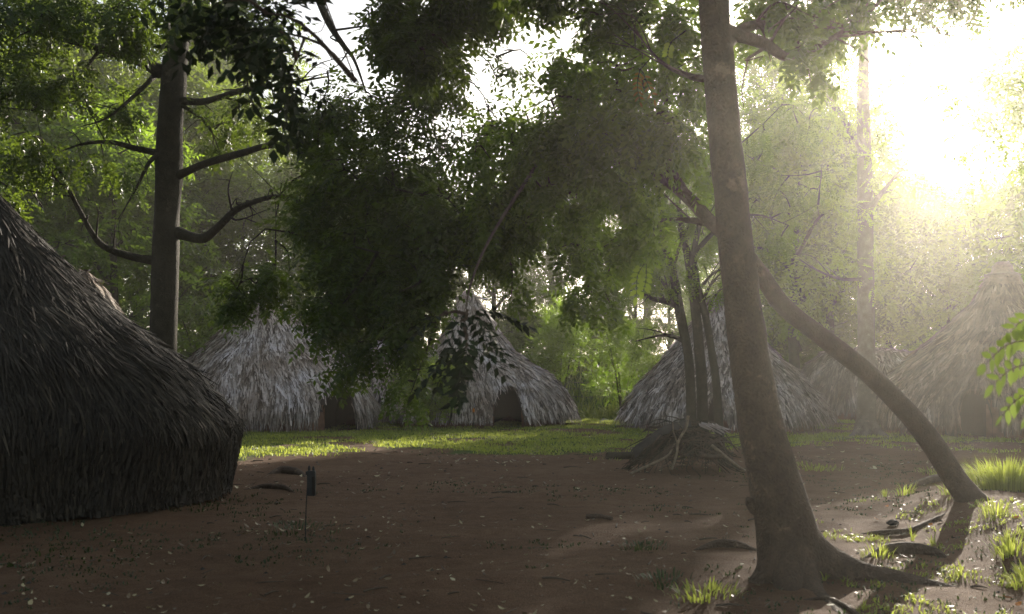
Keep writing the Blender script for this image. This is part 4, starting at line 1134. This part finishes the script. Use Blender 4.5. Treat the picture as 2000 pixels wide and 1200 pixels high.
def bark_sheet():
    d = 17.1
    C = spline([P(1232, 880, 16.9), P(1262, 858, 17), P(1290, 838, 17.2), P(1318, 826, 17.4), P(1345, 824, 17.6)], 15)
    wv = np.array([.05, -.11, -.08])
    base = C[0].copy(); mb = MB()
    n = len(C); V = []
    for k, c in enumerate(C):
        for t in np.linspace(0, 1, 6):
            b = c - base + wv * t * (.7 + .5 * float(vnoise(k * .9, 3.3, 5))) + np.array([0, 0, .06 * math.sin(t * 3.1) + .05 * (float(vnoise(k * 1.1, t * 3, 7)) - .5)])
            V.append(b)
    V = np.array(V); V2 = V - [0, .02, .03]
    idx = np.arange(n * 6).reshape(n, 6)
    q = np.stack([idx[:-1, :-1], idx[:-1, 1:], idx[1:, 1:], idx[1:, :-1]], -1).reshape(-1, 4)
    mb.add(V, q, .5, 0, True); mb.add(V2, q[:, ::-1], .5, 0, True)
    ring = np.concatenate([idx[0], idx[1:, -1], idx[-1, -2::-1], idx[-2:0:-1, 0]])
    r2 = np.roll(ring, -1); mb.add(np.vstack([V, V2]), np.stack([ring, r2, r2 + n * 6, ring + n * 6], -1), .5)
    o = mb.build('bark_sheet', M['slab']); o.location = tuple(base)
    tag(o, 'curved grey sheet of bark leaning on the left of the brush pile', 'bark sheet')
bark_sheet()

def palm_scrap():
    base = P(1380, 832, 17.3); mb = MB()
    for k in range(14):
        a = base + [RNG.uniform(-.15, .15), RNG.uniform(-.1, .1), RNG.uniform(0, .06)]; b = a + [RNG.uniform(.15, .35), RNG.uniform(-.1, .05), RNG.uniform(-.16, -.02)]
        s = np.array([0, .02, .02]); mb.add(np.array([a - s, a + s, b + s * .4, b - s * .4]) - base, [[0, 1, 2, 3]], RNG.uniform(.6, .95))
    o = mb.build('palm_scrap', M['thatch_grey']); o.location = tuple(base)
    tag(o, 'pale dry palm leaf scrap on top of the brush pile', 'palm leaf')
palm_scrap()

# ------------------------------------------------------------------ stakes
def lamp_stake():
    b = G(596, 1056); d = b[1]
    root = thing('garden_stake', 'thin leaning stake with a dark box lamp, alone on the bare earth', 'stake lamp', b)
    mb = MB(); tube(mb, [b + [0, 0, -.05], P(598, 990, d), P(602, 925, d)], [.006, .006, .006], 6, 7); mb.build('stake', M['black'], root)
    c = P(608.5, 944, d)
    def box(mb, c, hx, hy, hz, bev=.008):
        V = []; 
        for z, s in ((-hz, 1 - bev / hx), (-hz + bev, 1), (hz - bev, 1), (hz, 1 - bev / hx)):
            for sx, sy in ((-1, -1), (1, -1), (1, 1), (-1, 1)): V.append(c + [sx * hx * s, sy * hy * s, z])
        i = np.arange(16).reshape(4, 4); a = i[:-1]; bb = i[1:]
        mb.add(V, np.concatenate([np.stack([a, np.roll(a, -1, 1), np.roll(bb, -1, 1), bb], -1).reshape(-1, 4), [[3, 2, 1, 0], [12, 13, 14, 15]]]), .5)
    mb = MB(); box(mb, c, .040, .03, .125); mb.build('lamp_box', M['black'], root)
    mb = MB(); box(mb, c + [.022, -.032, -.02], .012, .006, .09, .003); mb.build('front_panel', M['inside'], root)
    for dx, h in ((-.022, .055), (.020, .048)):
        mb = MB(); q = c + [dx, 0, .12]; tube(mb, [q, q + [-.002, 0, h * .6], q + [0, 0, h]], [.013, .014, .006], 7, 7); mb.build('prong', M['black'], root)
    mb = MB(); box(mb, c + [-.045, 0, .10], .012, .015, .018, .004); mb.build('clip', M['black'], root)
lamp_stake()
def marker():
    b = zb(925, 33.0); b[2] += .1
    root = thing('garden_stake', 'thin stake with an orange and white tip in the grass before the central hut', 'stake', b)
    mb = MB(); tube(mb, [b + [0, 0, -.05], b + [.01, 0, .3], b + [0, 0, .62]], [.012, .011, .01], 6, 7); mb.build('stake', M['black'], root)
    mb = MB(); tube(mb, [b + [0, 0, .50], b + [0, 0, .56], b + [0, 0, .63]], [.03, .045, .02], 8, 5); mb.build('orange_band', M['orange'], root)
    mb = MB(); tube(mb, [b + [.02, 0, .66], b + [.03, 0, .72], b + [.02, 0, .80]], [.012, .035, .012], 8, 5); mb.build('white_tip', M['stone'], root)
marker()

# ------------------------------------------------------------------ sapling at the right edge, bright hanging leaf sprigs
def frond(mb, pts, pairs, l, w, tint, m=0):
    C = spline(pts, pairs + 2)
    tube(mb, pts, [.004, .003, .0015], 5, 10, 0, .4, 1)
    T = np.gradient(C, axis=0); T /= np.linalg.norm(T, axis=1)[:, None]
    for i in range(1, len(C)):
        for s in ((-1, 1) if i < len(C) - 1 else (0,)):
            view = np.array([0, 1.0, .25]); lat = np.cross(T[i], view); lat /= np.linalg.norm(lat)
            dv = T[i] * .55 + lat * s * .95 + RNG.normal(0, .12, 3); dv /= np.linalg.norm(dv)
            nl = np.cross(dv, view); nl /= np.linalg.norm(nl); nl = nl + view * RNG.normal(0, .35)
            ll = l * RNG.uniform(.85, 1.1); ww = w * RNG.uniform(.9, 1.1); b = C[i]
            sag = np.array([0, 0, -.12 * ll])
            V = [b, b + dv * ll * .25 - nl * ww * .42, b + dv * ll * .62 - nl * ww * .46 + sag * .4, b + dv * ll + sag, b + dv * ll * .62 + nl * ww * .46 + sag * .4, b + dv * ll * .25 + nl * ww * .42]
            mb.add(V, [[0, 1, 2, 3], [0, 3, 4, 5]], np.clip(RNG.normal(tint, .1, 2), 0, 1), m)
def sapling():
    b = np.array([X(2120, 4.3), 4.3, 0.0]); b[2] = float(gz(b[0], b[1]))
    root = thing('sapling', 'sunlit green sapling reaching in at the right edge, feather shaped leaves', 'sapling', b)
    mb = MB(); st = [b + [0, 0, -.05], P(2110, 1000, 4.3), P(2080, 800, 4.25), P(2060, 640, 4.2)]
    tube(mb, st, [.018, .014, .010, .006], 8, 13); mb.build('stem', M['bark'], root)
    mb = MB()
    for pts, n in [([(2062, 700, 4.25), (2010, 668, 4.2), (1965, 675, 4.15), (1925, 712, 4.1)], 8), ([(2075, 760, 4.3), (2020, 715, 4.2), (1975, 722, 4.1), (1940, 752, 4.05)], 7), ([(2085, 800, 4.25), (2020, 770, 4.2), (1985, 782, 4.15), (1958, 812, 4.1)], 6),
                   ([(2070, 660, 4.2), (2030, 620, 4.2), (1995, 628, 4.2), (1975, 650, 4.2)], 5), ([(2090, 830, 4.2), (2040, 800, 4.2), (2005, 815, 4.15)], 5)]:
        frond(mb, [P(*q) for q in pts], n + 1, .064, .029, .65)
    mb.build('leaves', [M['leaf_sap'], M['bark']], root)
sapling()
def sprig(name, label, stem, fronds, l, w, leaf, tint):
    root = thing(name, label, 'leaf sprig', P(*stem[0]))
    mb = MB(); tube(mb, [P(*q) for q in stem], [.006, .003], 5, 10); mb.build('twig', M['bark_dark'], root)
    mb = MB()
    for f, n in fronds: frond(mb, [P(*q) for q in f], n, l, w, tint)
    mb.build('leaves', [M[leaf], M['bark_dark']], root)
sprig('leaf_sprig', 'bright lime leaf sprig lit by the sun before the three dark stems', [(1292, 520, 11.5), (1270, 510, 11.5), (1255, 520, 11.5)], [([(1258, 515, 11.5), (1245, 540, 11.5), (1243, 580, 11.5)], 6), ([(1262, 515, 11.5), (1262, 545, 11.4), (1256, 570, 11.4)], 5)], .10, .05, 'leaf_light', .95)
sprig('leaf_sprig', 'single lime green sunlit sprig near the top left of the near trunk', [(1340, 60, 9), (1320, 75, 9), (1308, 85, 9)], [([(1312, 82, 9), (1306, 95, 9), (1304, 112, 9)], 4)], .065, .035, 'leaf_light', .95)
sprig('leaf_sprig', 'drooping sprig of ochre yellow leaves hanging left of the near trunk', [(1275, 110, 8.6), (1258, 128, 8.6), (1248, 140, 8.6)], [([(1250, 135, 8.6), (1245, 165, 8.6), (1250, 200, 8.6)], 6), ([(1255, 140, 8.6), (1265, 165, 8.6), (1278, 195, 8.6)], 4)], .055, .022, 'leaf_yellow', .4)

# ------------------------------------------------------------------ the hazy air
def haze():
    x0, x1, y0, y1, z0, z1 = -395, 395, -55, 500, -1.6, 30
    V = [(x, y, z) for z in (z0, z1) for x, y in ((x0, y0), (x1, y0), (x1, y1), (x0, y1))]
    mb = MB(); mb.add(V, [[3, 2, 1, 0], [4, 5, 6, 7], [0, 1, 5, 4], [1, 2, 6, 5], [2, 3, 7, 6], [3, 0, 4, 7]])
    m = bpy.data.materials.new('hazy_air'); m.use_nodes = True
    nt = m.node_tree; nt.nodes.remove(nt.nodes.get('Principled BSDF'))
    v = nt.nodes.new('ShaderNodeVolumePrincipled')
    v.inputs['Color'].default_value = (1.0, .955, .85, 1); v.inputs['Density'].default_value = HAZE_DENSITY; v.inputs['Anisotropy'].default_value = HAZE_G
    v.inputs['Density Attribute'].default_value = ''
    nt.links.new(v.outputs[0], nt.nodes['Material Output'].inputs['Volume'])
    o = mb.build('haze', m); o['kind'] = 'stuff'
haze()
